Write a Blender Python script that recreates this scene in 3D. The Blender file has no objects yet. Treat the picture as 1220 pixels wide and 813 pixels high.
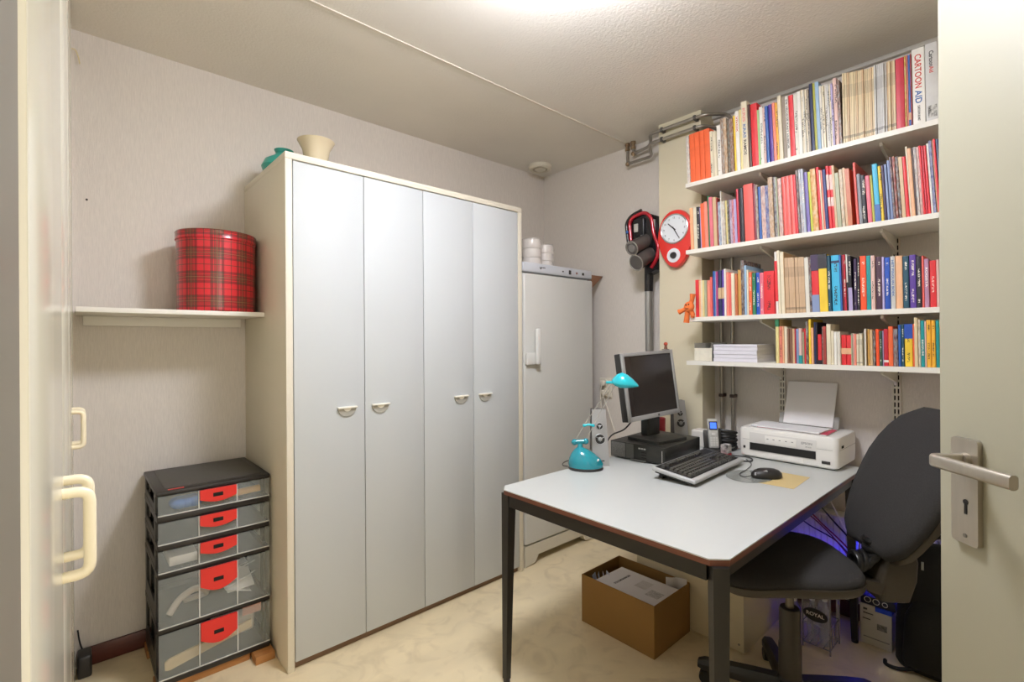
import bpy, bmesh, math, random
from mathutils import Vector, Matrix
random.seed(7)
PI = math.pi
SC = bpy.context.scene
COL = SC.collection

# ---------------------------------------------------------------- camera
ROLL = 0.0060
FWD = Vector((math.cos(math.radians(47.94)), math.sin(math.radians(47.94)), 0))
RGT = Vector((FWD.y, -FWD.x, 0))
UPZ = Vector((0, 0, 1))
cam_data = bpy.data.cameras.new('camera')
cam = bpy.data.objects.new('camera', cam_data)
COL.objects.link(cam)
cam_data.sensor_width = 36.0
cam_data.lens = 36.0 * 582.0 / 1220.0
cam_data.clip_start = 0.003
cx = (RGT - UPZ * ROLL).normalized()
cy = (UPZ + RGT * ROLL).normalized()
cz = cx.cross(cy)
cam.matrix_world = Matrix(((cx.x, cy.x, cz.x, 0.0), (cx.y, cy.y, cz.y, 0.0), (cx.z, cy.z, cz.z, 1.30), (0, 0, 0, 1)))
SC.camera = cam

# ---------------------------------------------------------------- world, lamps, exposure
SC.view_settings.view_transform = 'Standard'
SC.view_settings.look = 'None'
SC.view_settings.gamma = 1.0
SC.view_settings.use_curve_mapping = False
SC.view_settings.exposure = 0.47
WORLD_STRENGTH = 2.9
LAMP_STRENGTH = 60.0      # emission of the ceiling lamp's opal dome
world = bpy.data.worlds.new('world')
SC.world = world
world.use_nodes = True
bgn = world.node_tree.nodes['Background']
bgn.inputs[0].default_value = (1.0, 0.92, 0.80, 1)   # the lit hall outside the doorway
bgn.inputs[1].default_value = WORLD_STRENGTH
SC.cycles.max_bounces = 10
SC.cycles.diffuse_bounces = 6
SC.cycles.transparent_max_bounces = 16
SC.cycles.sample_clamp_indirect = 6.0
SC.cycles.caustics_reflective = False
SC.cycles.caustics_refractive = False


# ---------------------------------------------------------------- helpers: colour and material
def lin(c):
    return c / 12.92 if c <= 0.04045 else ((c + 0.055) / 1.055) ** 2.4


def rgb(h):
    h = h.lstrip('#')
    return tuple(lin(int(h[i:i + 2], 16) / 255.0) for i in (0, 2, 4)) + (1.0,)


MATS = {}


def mat(name, color='#808080', rough=0.5, metal=0.0, spec=0.5, noise=0.0, nscale=8.0, stretch=(1, 1, 1),
        bump=0.0, bscale=200.0, bstretch=(1, 1, 1), emit=None, estr=0.0, alpha=1.0, trans=0.0, objcolor=False, coat=0.0):
    if name in MATS:
        return MATS[name]
    m = bpy.data.materials.new(name)
    m.use_nodes = True
    nt = m.node_tree
    b = nt.nodes['Principled BSDF']
    b.inputs['Base Color'].default_value = rgb(color)
    b.inputs['Roughness'].default_value = rough
    b.inputs['Metallic'].default_value = metal
    b.inputs['Specular IOR Level'].default_value = spec
    b.inputs['Alpha'].default_value = alpha
    b.inputs['Transmission Weight'].default_value = trans
    b.inputs['Coat Weight'].default_value = coat
    tc = nt.nodes.new('ShaderNodeTexCoord')
    src = None
    if objcolor:
        oi = nt.nodes.new('ShaderNodeObjectInfo')
        src = oi.outputs['Color']
    if noise > 0:
        mp = nt.nodes.new('ShaderNodeMapping')
        mp.inputs['Scale'].default_value = stretch
        nt.links.new(tc.outputs['Object'], mp.inputs['Vector'])
        n = nt.nodes.new('ShaderNodeTexNoise')
        n.inputs['Scale'].default_value = nscale
        n.inputs['Detail'].default_value = 5
        nt.links.new(mp.outputs[0], n.inputs['Vector'])
        mr = nt.nodes.new('ShaderNodeMapRange')
        mr.inputs['From Min'].default_value = 0.3
        mr.inputs['From Max'].default_value = 0.7
        mr.inputs['To Min'].default_value = 1 - noise
        mr.inputs['To Max'].default_value = 1 + noise * 0.5
        nt.links.new(n.outputs['Fac'], mr.inputs['Value'])
        mx = nt.nodes.new('ShaderNodeMix')
        mx.data_type = 'RGBA'
        mx.blend_type = 'MULTIPLY'
        mx.inputs[0].default_value = 1.0
        if src:
            nt.links.new(src, mx.inputs[6])
        else:
            mx.inputs[6].default_value = rgb(color)
        nt.links.new(mr.outputs[0], mx.inputs[7])
        src = mx.outputs[2]
    if src:
        nt.links.new(src, b.inputs['Base Color'])
    if bump > 0:
        mp2 = nt.nodes.new('ShaderNodeMapping')
        mp2.inputs['Scale'].default_value = bstretch
        nt.links.new(tc.outputs['Object'], mp2.inputs['Vector'])
        n2 = nt.nodes.new('ShaderNodeTexNoise')
        n2.inputs['Scale'].default_value = bscale
        n2.inputs['Detail'].default_value = 3
        nt.links.new(mp2.outputs[0], n2.inputs['Vector'])
        bp = nt.nodes.new('ShaderNodeBump')
        bp.inputs['Strength'].default_value = bump
        bp.inputs['Distance'].default_value = 0.002
        nt.links.new(n2.outputs['Fac'], bp.inputs['Height'])
        nt.links.new(bp.outputs[0], b.inputs['Normal'])
    if emit:
        b.inputs['Emission Color'].default_value = rgb(emit)
        b.inputs['Emission Strength'].default_value = estr
    MATS[name] = m
    return m


def math_node(nt, op, a, b=None, c=None):
    n = nt.nodes.new('ShaderNodeMath')
    n.operation = op
    for i, v in enumerate((a, b, c)):
        if v is None:
            continue
        if isinstance(v, (int, float)):
            n.inputs[i].default_value = v
        else:
            nt.links.new(v, n.inputs[i])
    return n.outputs[0]


def mix_node(nt, fac, a, b, blend='MIX'):
    n = nt.nodes.new('ShaderNodeMix')
    n.data_type = 'RGBA'
    n.blend_type = blend
    for s, v in ((0, fac), (6, a), (7, b)):
        if isinstance(v, (int, float)):
            n.inputs[s].default_value = v
        elif isinstance(v, tuple):
            n.inputs[s].default_value = v
        else:
            nt.links.new(v, n.inputs[s])
    return n.outputs[2]


def cover_material(name, mode):
    """printed paper cover: colour from the object, with worn edges and, by mode, rows of small print down the spine"""
    m = bpy.data.materials.new(name)
    m.use_nodes = True
    nt = m.node_tree
    b = nt.nodes['Principled BSDF']
    b.inputs['Roughness'].default_value = 0.42
    tc = nt.nodes.new('ShaderNodeTexCoord')
    oi = nt.nodes.new('ShaderNodeObjectInfo')
    base = oi.outputs['Color']
    sep = nt.nodes.new('ShaderNodeSeparateXYZ')
    nt.links.new(tc.outputs['Generated'], sep.inputs[0])
    sob = nt.nodes.new('ShaderNodeSeparateXYZ')
    nt.links.new(tc.outputs['Object'], sob.inputs[0])
    gx, gy, gz = sep.outputs
    front = math_node(nt, 'LESS_THAN', gx, 0.02)
    n = nt.nodes.new('ShaderNodeTexNoise')
    mp = nt.nodes.new('ShaderNodeMapping')
    nt.links.new(tc.outputs['Object'], mp.inputs['Vector'])
    rnd = math_node(nt, 'MULTIPLY', oi.outputs['Random'], 37.0)
    cmb = nt.nodes.new('ShaderNodeCombineXYZ')
    for i in range(3):
        nt.links.new(rnd, cmb.inputs[i])
    nt.links.new(cmb.outputs[0], mp.inputs['Location'])
    nt.links.new(mp.outputs[0], n.inputs['Vector'])
    if mode in 'LD':
        mp.inputs['Scale'].default_value = (0.0, 230.0, 300.0)
        n.inputs['Scale'].default_value = 1.0
        n.inputs['Detail'].default_value = 0
        letters = math_node(nt, 'GREATER_THAN', n.outputs['Fac'], 0.5)
        strip = math_node(nt, 'COMPARE', gy, 0.5, 0.15)
        a = math_node(nt, 'FRACT', math_node(nt, 'ADD', math_node(nt, 'MULTIPLY', gz, 1.7), oi.outputs['Random']))
        words = math_node(nt, 'GREATER_THAN', a, 0.42)
        ends = math_node(nt, 'COMPARE', gz, 0.5, 0.40)
        msk = math_node(nt, 'MULTIPLY', math_node(nt, 'MULTIPLY', letters, strip), math_node(nt, 'MULTIPLY', words, ends))
        msk = math_node(nt, 'MULTIPLY', math_node(nt, 'MULTIPLY', msk, front), 0.85)
        ink = rgb('#f2ead8') if mode == 'L' else rgb('#2a2622')
        base = mix_node(nt, msk, base, ink)
    elif mode == 'M':
        mp.inputs['Scale'].default_value = (60.0, 160.0, 55.0)
        n.inputs['Scale'].default_value = 1.0
        n.inputs['Detail'].default_value = 3
        hue = nt.nodes.new('ShaderNodeValToRGB')
        cr = hue.color_ramp
        cr.elements[0].position = 0.30
        cr.elements[0].color = rgb('#2c2a30')
        cr.elements[1].position = 0.72
        cr.elements[1].color = rgb('#f0e6d2')
        for p, c in ((0.42, '#7a5a58'), (0.52, '#c9a58c'), (0.60, '#9fb0b8')):
            e = cr.elements.new(p)
            e.color = rgb(c)
        nt.links.new(n.outputs['Fac'], hue.inputs[0])
        base = mix_node(nt, 0.45, base, hue.outputs[0])
    elif mode == 'K':
        mp.inputs['Scale'].default_value = (0.0, 420.0, 6.0)
        n.inputs['Scale'].default_value = 1.0
        n.inputs['Detail'].default_value = 2
        mr = nt.nodes.new('ShaderNodeMapRange')
        mr.inputs['From Min'].default_value = 0.3
        mr.inputs['From Max'].default_value = 0.7
        mr.inputs['To Min'].default_value = 0.80
        mr.inputs['To Max'].default_value = 1.12
        nt.links.new(n.outputs['Fac'], mr.inputs[0])
        base = mix_node(nt, 1.0, base, mr.outputs[0], 'MULTIPLY')
        band = math_node(nt, 'MULTIPLY', math_node(nt, 'COMPARE', gz, 0.74, 0.09), 0.22)
        band2 = math_node(nt, 'MULTIPLY', math_node(nt, 'COMPARE', gz, 0.085, 0.02), 0.5)
        base = mix_node(nt, math_node(nt, 'MULTIPLY', math_node(nt, 'ADD', band, band2), front), base, rgb('#4a4034'))
    n3 = nt.nodes.new('ShaderNodeTexNoise')
    n3.inputs['Scale'].default_value = 30
    nt.links.new(tc.outputs['Object'], n3.inputs['Vector'])
    mr3 = nt.nodes.new('ShaderNodeMapRange')
    mr3.inputs['To Min'].default_value = 0.86
    mr3.inputs['To Max'].default_value = 1.06
    nt.links.new(n3.outputs['Fac'], mr3.inputs[0])
    base = mix_node(nt, 1.0, base, mr3.outputs[0], 'MULTIPLY')
    nt.links.new(base, b.inputs['Base Color'])
    return m


# ---------------------------------------------------------------- helpers: geometry
class MB:
    def __init__(self):
        self.bm = bmesh.new()

    def _xf(self, verts, M):
        if M is not None:
            bmesh.ops.transform(self.bm, matrix=M, verts=verts)

    def box(self, x0, x1, y0, y1, z0, z1, bev=0.0, seg=2, M=None):
        bm = self.bm
        x0, x1 = min(x0, x1), max(x0, x1)
        y0, y1 = min(y0, y1), max(y0, y1)
        z0, z1 = min(z0, z1), max(z0, z1)
        vs = [bm.verts.new(p) for p in ((x0, y0, z0), (x1, y0, z0), (x1, y1, z0), (x0, y1, z0),
                                        (x0, y0, z1), (x1, y0, z1), (x1, y1, z1), (x0, y1, z1))]
        fs = [bm.faces.new([vs[i] for i in q]) for q in ((3, 2, 1, 0), (4, 5, 6, 7), (0, 1, 5, 4), (1, 2, 6, 5), (2, 3, 7, 6), (3, 0, 4, 7))]
        if bev > 0:
            es = list({e for f in fs for e in f.edges})
            r = bmesh.ops.bevel(bm, geom=es, offset=bev, segments=seg, profile=0.5, affect='EDGES', clamp_overlap=True)
            vs = list({v for f in r['faces'] for v in f.verts} | {v for v in vs if v.is_valid})
            allv = set(vs)
            for f in fs:
                if f.is_valid:
                    allv |= set(f.verts)
            vs = list(allv)
        self._xf(vs, M)
        return self

    def prism(self, poly, a0, a1, axis='z', M=None):
        """extrude a 2D polygon along an axis; poly in (x,y) for z, (x,z) for y, (y,z) for x"""
        bm = self.bm

        def P(p, a):
            if axis == 'z':
                return (p[0], p[1], a)
            if axis == 'y':
                return (p[0], a, p[1])
            return (a, p[0], p[1])
        lo = [bm.verts.new(P(p, a0)) for p in poly]
        hi = [bm.verts.new(P(p, a1)) for p in poly]
        n = len(poly)
        bm.faces.new(lo[::-1])
        bm.faces.new(hi)
        for i in range(n):
            j = (i + 1) % n
            bm.faces.new((lo[i], lo[j], hi[j], hi[i]))
        self._xf(lo + hi, M)
        return self

    def loft(self, rings, cap0=True, cap1=True, closed=True, M=None):
        bm = self.bm
        R = [[bm.verts.new(p) for p in r] for r in rings]
        n = len(R[0])
        for a, b in zip(R, R[1:]):
            for i in range(n if closed else n - 1):
                j = (i + 1) % n
                bm.faces.new((a[i], a[j], b[j], b[i]))
        if cap0:
            bm.faces.new(R[0][::-1])
        if cap1:
            bm.faces.new(R[-1])
        self._xf([v for r in R for v in r], M)
        return self

    def lathe(self, prof, n=24, M=None, cap0=True, cap1=True):
        rings = [[(r * math.cos(2 * PI * k / n), r * math.sin(2 * PI * k / n), z) for k in range(n)] for r, z in prof]
        return self.loft(rings, cap0, cap1, True, M)

    def cyl(self, p0, p1, r0, r1=None, n=16):
        r1 = r0 if r1 is None else r1
        p0, p1 = Vector(p0), Vector(p1)
        d = p1 - p0
        q = d.to_track_quat('Z', 'Y').to_matrix().to_4x4()
        return self.lathe([(r0, 0), (r1, d.length)], n, Matrix.Translation(p0) @ q)

    def ring(self, center, axis, R, r, n=28, m=8):
        q = Vector(axis).to_track_quat('Z', 'Y').to_matrix().to_4x4()
        M = Matrix.Translation(center) @ q
        pts = [M @ Vector((R * math.cos(2 * PI * k / n), R * math.sin(2 * PI * k / n), 0)) for k in range(n)]
        return self.tube(pts, r, m, closed=True)

    def tube(self, pts, r, n=8, closed=False):
        pts = [Vector(p) for p in pts]
        rings = []
        N = len(pts)
        prev = None
        for i, p in enumerate(pts):
            if closed:
                t = pts[(i + 1) % N] - pts[i - 1]
            else:
                t = pts[min(i + 1, N - 1)] - pts[max(i - 1, 0)]
            t.normalize()
            if prev is None:
                a = Vector((0, 0, 1)) if abs(t.z) < 0.9 else Vector((1, 0, 0))
                u = t.cross(a).normalized()
            else:
                u = (prev - t * prev.dot(t)).normalized()
            prev = u
            v = t.cross(u)
            rr = r[i] if isinstance(r, (list, tuple)) else r
            rings.append([tuple(p + (u * math.cos(2 * PI * k / n) + v * math.sin(2 * PI * k / n)) * rr) for k in range(n)])
        if closed:
            bm = self.bm
            R = [[bm.verts.new(q) for q in g] for g in rings]
            # line the last ring up with the first
            best = min(range(n), key=lambda s: (R[-1][s].co - R[0][0].co).length)
            R[-1] = R[-1][best:] + R[-1][:best]
            for i in range(N):
                a, b = R[i], R[(i + 1) % N]
                for k in range(n):
                    j = (k + 1) % n
                    bm.faces.new((a[k], a[j], b[j], b[k]))
            return self
        return self.loft(rings)

    def ball(self, c, r, sx=1, sy=1, sz=1, M=None, n=16, m=10):
        prof = [(max(1e-4, math.sin(PI * k / m)), -math.cos(PI * k / m)) for k in range(m + 1)]
        MM = Matrix.Translation(c) @ Matrix.Diagonal((r * sx, r * sy, r * sz, 1))
        return self.lathe(prof, n, (M @ MM) if M is not None else MM)

    def build(self, name, material, parent=None, M=None, angle=35, color=None, fix=True):
        bm = self.bm
        if M is not None:
            bmesh.ops.transform(bm, matrix=M, verts=bm.verts[:])
        root = parent
        while root is not None and root.parent is not None:
            root = root.parent
        if root is not None and root.get('_world'):
            bmesh.ops.translate(bm, vec=-Vector(root['_world']), verts=bm.verts[:])
        if fix:
            bmesh.ops.recalc_face_normals(bm, faces=bm.faces[:])
        me = bpy.data.meshes.new(name)
        bm.to_mesh(me)
        bm.free()
        if angle:
            me.polygons.foreach_set('use_smooth', [True] * len(me.polygons))
            me.set_sharp_from_angle(angle=math.radians(angle))
        me.materials.append(material)
        o = bpy.data.objects.new(name, me)
        COL.objects.link(o)
        if parent is not None:
            o.parent = parent
        if color:
            o.color = rgb(color)
        return o


def smooth_path(pts, k=6):
    """Catmull-Rom through the points"""
    P = [Vector(p) for p in pts]
    P = [P[0] * 2 - P[1]] + P + [P[-1] * 2 - P[-2]]
    out = []
    for i in range(1, len(P) - 2):
        for j in range(k):
            t = j / k
            a, b, c, d = P[i - 1:i + 3]
            out.append(0.5 * ((2 * b) + (c - a) * t + (2 * a - 5 * b + 4 * c - d) * t * t + (3 * b - a - 3 * c + d) * t ** 3))
    out.append(P[-2])
    return out


def fillet_path(pts, r, k=5):
    """polyline with rounded corners"""
    P = [Vector(p) for p in pts]
    out = [P[0]]
    for i in range(1, len(P) - 1):
        a, b, c = P[i - 1], P[i], P[i + 1]
        da, dc = (a - b), (c - b)
        rr = min(r, da.length * 0.49, dc.length * 0.49)
        p0, p1 = b + da.normalized() * rr, b + dc.normalized() * rr
        for j in range(k + 1):
            t = j / k
            out.append((1 - t) ** 2 * p0 + 2 * t * (1 - t) * b + t * t * p1)
    out.append(P[-1])
    return out


def rrect(w, h, r, k=4, cx=0.0, cy=0.0):
    """rounded rectangle polygon, half sizes w and h"""
    out = []
    for sx, sy, a0 in ((1, 1, 0), (-1, 1, PI / 2), (-1, -1, PI), (1, -1, 1.5 * PI)):
        for j in range(k + 1):
            a = a0 + (PI / 2) * j / k
            out.append((cx + sx * (w - r) + r * math.cos(a), cy + sy * (h - r) + r * math.sin(a)))
    return out


def thing(name, label, cat, loc=(0, 0, 0), rotz=0.0, group=None, world=True):
    """Empty at the base of a thing; its parts are then given in world metres (world) or in its own frame"""
    o = bpy.data.objects.new(name, None)
    o.empty_display_size = 0.05
    COL.objects.link(o)
    o.location = loc
    o.rotation_euler = (0, 0, rotz)
    o['label'] = label
    o['category'] = cat
    if group:
        o['group'] = group
    if world and rotz == 0.0:
        o['_world'] = tuple(loc)
    return o


def tag(o, label, cat, group=None, kind=None):
    o['label'] = label
    o['category'] = cat
    if group:
        o['group'] = group
    if kind:
        o['kind'] = kind
    return o


def struct(o):
    o['kind'] = 'structure'
    return o


def text_mesh(s, M, material, parent, name='lettering', width=None, height=None, depth=0.0004, spacing=1.0):
    """flat raised lettering; M maps text space (x along the line, y up, z out) to the world or thing frame"""
    cu = bpy.data.curves.new('t', 'FONT')
    cu.body = s
    cu.size = 1.0
    cu.align_x = 'CENTER'
    cu.align_y = 'CENTER'
    cu.extrude = 0.5
    cu.resolution_u = 3
    cu.offset = 0.018
    cu.space_character = spacing
    ob = bpy.data.objects.new('t', cu)
    COL.objects.link(ob)
    dg = bpy.context.evaluated_depsgraph_get()
    me = bpy.data.meshes.new_from_object(ob.evaluated_get(dg))
    bpy.data.objects.remove(ob)
    bpy.data.curves.remove(cu)
    bm = bmesh.new()
    bm.from_mesh(me)
    bpy.data.meshes.remove(me)
    xs = [v.co.x for v in bm.verts]
    ys = [v.co.y for v in bm.verts]
    cxm, cym = (min(xs) + max(xs)) / 2, (min(ys) + max(ys)) / 2
    w, h = max(xs) - min(xs), max(ys) - min(ys)
    sx = width / w if width else None
    sy = height / h if height else None
    sx = sx or sy
    sy = sy or sx
    for v in bm.verts:
        v.co = ((v.co.x - cxm) * sx, (v.co.y - cym) * sy, v.co.z * depth)
    mb = MB()
    mb.bm.free()
    mb.bm = bm
    return mb.build(name, material, parent, M=M, angle=0)


def frame_M(o, x, y, z=None):
    x, y = Vector(x).normalized(), Vector(y).normalized()
    z = x.cross(y)
    return Matrix(((x.x, y.x, z.x, o[0]), (x.y, y.y, z.y, o[1]), (x.z, y.z, z.z, o[2]), (0, 0, 0, 1)))


def copy_tree(o, parent=None):
    c = o.copy()
    COL.objects.link(c)
    if parent is not None:
        c.parent = parent
    for ch in list(o.children):
        copy_tree(ch, c)
    return c


# ================================================================ the room
H = 2.556
YA, XB = 2.618, 2.70            # the wardrobe wall and the bookshelf wall
YF = -0.50                      # wall with the doorway the photographer stands in
wall_m = mat('textile_wallpaper', '#ded7cf', 0.85, noise=0.085, nscale=80, stretch=(6, 6, 0.35), bump=0.7, bscale=160, bstretch=(6, 6, 0.5))
paint_m = mat('cream_paint', '#d6cdb2', 0.6, noise=0.03, nscale=3, bump=0.12, bscale=60)
ceil_m = mat('stucco_ceiling', '#e4dfd6', 0.9, noise=0.04, nscale=2.0, bump=0.9, bscale=95)
floor_m = mat('marbled_linoleum', '#ead9b4', 0.42, noise=0.10, nscale=3.2, stretch=(1.0, 2.2, 1), bump=0.03, bscale=20)
# extra veining in the linoleum
_nt = floor_m.node_tree
_b = _nt.nodes['Principled BSDF']
_src = _b.inputs['Base Color'].links[0].from_socket
_tc = _nt.nodes.new('ShaderNodeTexCoord')
_n = _nt.nodes.new('ShaderNodeTexNoise')
_n.inputs['Scale'].default_value = 7.0
_n.inputs['Detail'].default_value = 9
_n.inputs['Distortion'].default_value = 1.6
_nt.links.new(_tc.outputs['Object'], _n.inputs['Vector'])
_r = _nt.nodes.new('ShaderNodeValToRGB')
_r.color_ramp.elements[0].position = 0.50
_r.color_ramp.elements[0].color = (0, 0, 0, 1)
_r.color_ramp.elements[1].position = 0.72
_r.color_ramp.elements[1].color = (1, 1, 1, 1)
_nt.links.new(_n.outputs['Fac'], _r.inputs[0])
_nt.links.new(mix_node(_nt, math_node(_nt, 'MULTIPLY', _r.outputs[0], 0.38), _src, rgb('#b9a581')), _b.inputs['Base Color'])
white_m = mat('white_laminate', '#e9e6de', 0.45)
skirt_m = mat('mahogany_skirting', '#5a2a20', 0.4, noise=0.2, nscale=6, stretch=(1, 1, 20))
door_m = mat('cream_lacquer', '#a09c88', 0.5, noise=0.02, nscale=2)

struct(MB().box(-0.9, XB + 0.1, -1.6, YA + 0.1, -0.06, 0).build('floor', floor_m, angle=0))
struct(MB().box(-0.9, XB + 0.1, YF - 0.12, YA + 0.1, H, H + 0.06).build('ceiling', ceil_m, angle=0))
struct(MB().box(-0.9, XB + 0.1, YA, YA + 0.1, 0, H).build('wall_back', wall_m, angle=0))
struct(MB().box(XB, XB + 0.1, YF, YA, 0, H).build('wall_right', wall_m, angle=0))
wf = MB().box(0.64, XB, YF - 0.12, YF, 0, H)
wf.box(-0.9, 0.64, YF - 0.12, YF, 2.13, H)
struct(wf.build('wall_front', paint_m, angle=0))
struct(MB().box(-0.12, -0.0165, -1.3, 0.297, 0, H).build('wall_left', mat('grey_jamb_paint', '#756f62', 0.5), angle=0))
struct(MB().box(2.555, XB, 1.283, 1.541, 0, H).build('wall_column', paint_m, angle=0))
struct(MB().box(0.015, 0.62, YA - 0.014, YA, 0, 0.075, 0.004).build('baseboard_back', skirt_m))
struct(MB().box(XB - 0.014, XB, YF, 1.28, 0, 0.075, 0.004).build('baseboard_right', skirt_m))
cov = mat('grey_rail', '#b9b4aa', 0.4)
struct(MB().box(2.675, XB, YF, 1.28, 2.537, H, 0.003).build('trim_1', cov))
struct(MB().box(0.0, XB, 1.817, 1.829, H - 0.004, H).build('trim_2', mat('joint_filler', '#d8d0c2', 0.8), angle=0))

# built-in closet along the left wall: four glossy doors, each with a D handle
gloss = mat('glossy_cream_panel', '#d3cfbd', 0.17, spec=0.5, coat=0.0)
handle_m = mat('ivory_plastic', '#ede3c6', 0.35)
closet = thing('built_in_closet', 'glossy cream built-in closet with D handles along the left edge', 'closet', (-0.0165, 0, 0), -0.0084, world=False)
closet.name = 'built_in_closet'
MB().box(-0.09, -0.022, 0.302, 2.60, 0, H).build('carcass', white_m, closet, angle=0)
for k in range(4):
    y0 = 0.31 + 0.5675 * k
    d = MB().box(-0.02, 0.0, y0 + 0.001, y0 + 0.5665, 0.03, H - 0.004, 0.002).build('door', gloss, closet)
    yh = y0 + 0.5675 - 0.04 if k % 2 == 0 else y0 + 0.04
    zz = ((0.998, 1.116), (0.998, 1.116), (0.982, 1.100), (0.982, 1.100))[k]
    pts = fillet_path([(-0.002, yh, zz[0] + .006), (0.0265, yh, zz[0] + .006), (0.0265, yh, zz[1] - .006), (-0.002, yh, zz[1] - .006)], 0.014)
    MB().tube(pts, 0.0068, 10).build('handle', handle_m, d, angle=60)
struct(MB().box(-0.03, 0.006, 2.575, YA, 0, H).build('trim_3', white_m, angle=0))

# open door at the right
E_ = Vector((0.611, -0.458, 0))
door = MB().box(0, 0.80, -0.04, 0, 0.012, 2.11, 0.0015).build('door_1', door_m)
struct(door)
door.location = E_
door.rotation_euler = (0, 0, math.atan2(FWD.y, FWD.x))
nickel = mat('satin_nickel', '#b9b1a4', 0.34, metal=0.85, noise=0.05, nscale=120, stretch=(1, 1, 0.1))
darkhole = mat('dark_hole', '#17130f', 0.9)
pl = MB().prism(rrect(0.024, 0.0875, 0.006, cx=0.745, cy=1.0455), 0.0, 0.0085, 'y').build('handle_plate', nickel, door)
kh = MB().cyl((0.742, 0.0084, 1.028), (0.742, 0.0094, 1.028), 0.0045)
kh.box(0.7397, 0.7443, 0.0084, 0.0094, 1.008, 1.027)
kh.build('keyhole', darkhole, pl)
MB().cyl((0.743, 0.0084, 0.972), (0.743, 0.0098, 0.972), 0.0035).build('screw', mat('steel', '#8d8880', 0.3, 0.9), pl)
lv = MB().cyl((0.742, 0.0085, 1.098), (0.742, 0.018, 1.098), 0.012)
lv.build('rose', nickel, pl)
ring_pts = fillet_path([(0.742, 0.012, 1.098), (0.742, 0.066, 1.099), (0.606, 0.068, 1.099)], 0.012)
rings = []
for i, p in enumerate(ring_pts):
    t = (ring_pts[min(i + 1, len(ring_pts) - 1)] - ring_pts[max(i - 1, 0)]).normalized()
    u = t.cross(Vector((0, 0, 1))).normalized()
    rings.append([tuple(p + u * a + Vector((0, 0, 1)) * b) for a, b in rrect(0.0065, 0.0105, 0.005, 3)])
MB().loft(rings).build('lever', nickel, door)

# ceiling lamp
LXY = (1.03, 0.88)
lamp = thing('ceiling_lamp', 'round white ceiling lamp glowing at the top edge of the picture', 'lamp', (LXY[0], LXY[1], H - 0.165))
LT = Matrix.Translation((LXY[0], LXY[1], 0))
MB().lathe([(0.055, H - 0.073), (0.06, H - 0.03), (0.065, H - 0.0005)], 40, LT).build('base', white_m, lamp)
opal = mat('opal_glass', '#ffffff', 0.4, emit='#f0f3ff', estr=LAMP_STRENGTH)
MB().lathe([(0.001, H - 0.165), (0.10, H - 0.162), (0.16, H - 0.150), (0.188, H - 0.132), (0.198, H - 0.105), (0.188, H - 0.082), (0.16, H - 0.074), (0.001, H - 0.0735)], 40, LT, False, False).build('diffuser', opal, lamp)

# ventilation disc in the ceiling corner
vent = thing('air_vent', 'round white air vent disc in the far ceiling corner', 'vent', (2.50, 2.46, H - 0.045))
vm = mat('vent_plastic', '#d6cfbd', 0.5)
VT = Matrix.Translation((2.50, 2.46, 0))
MB().lathe([(0.05, H - 0.0005), (0.083, H - 0.001), (0.083, H - 0.02), (0.074, H - 0.03), (0.054, H - 0.03), (0.050, H - 0.012)], 36, VT, True, True).build('collar', vm, vent)
MB().lathe([(0.001, H - 0.036), (0.03, H - 0.036), (0.041, H - 0.031), (0.038, H - 0.024), (0.001, H - 0.02)], 30, VT, False, False).build('disc', vm, vent)
MB().cyl((2.50, 2.46, H - 0.022), (2.50, 2.46, H - 0.010), 0.012).build('stem', vm, vent)

# ================================================================ wardrobe
cab_m = mat('wardrobe_carcass', '#dcd5c3', 0.5, noise=0.02, nscale=3)
front_m = mat('wardrobe_front', '#c0c4c5', 0.55)
edge_m = mat('wardrobe_edge', '#e6e0d0', 0.45)
wd = thing('wardrobe', 'tall white wardrobe with four narrow doors and half-moon pulls', 'wardrobe', (1.26, 2.31, 0))
WX0, WX1, WY, WZ = 0.624, 1.893, 2.011, 2.051
MB().box(WX0, WX0 + 0.026, WY, YA - 0.003, 0, WZ - 0.0265, 0.001).build('side_panel', cab_m, wd)
MB().box(WX1 - 0.026, WX1, WY, YA - 0.003, 0, WZ - 0.0265, 0.001).build('side_panel', cab_m, wd)
MB().box(WX0, WX1, WY, YA - 0.003, WZ - 0.026, WZ, 0.001).build('top_panel', cab_m, wd)
MB().box(WX0 + 0.027, WX1 - 0.027, YA - 0.012, YA - 0.005, 0.02, WZ - 0.027).build('back_panel', cab_m, wd)
MB().box(WX0 + 0.027, WX1 - 0.027, WY + 0.03, YA - 0.013, 0.024, 0.038).build('bottom_panel', cab_m, wd)
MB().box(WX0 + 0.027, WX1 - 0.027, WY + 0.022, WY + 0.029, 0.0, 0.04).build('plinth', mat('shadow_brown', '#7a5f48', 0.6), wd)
dx = [0.6525, 0.950, 1.249, 1.547, 1.865]
pull_m = mat('pull_white', '#eeeade', 0.35)
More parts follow.
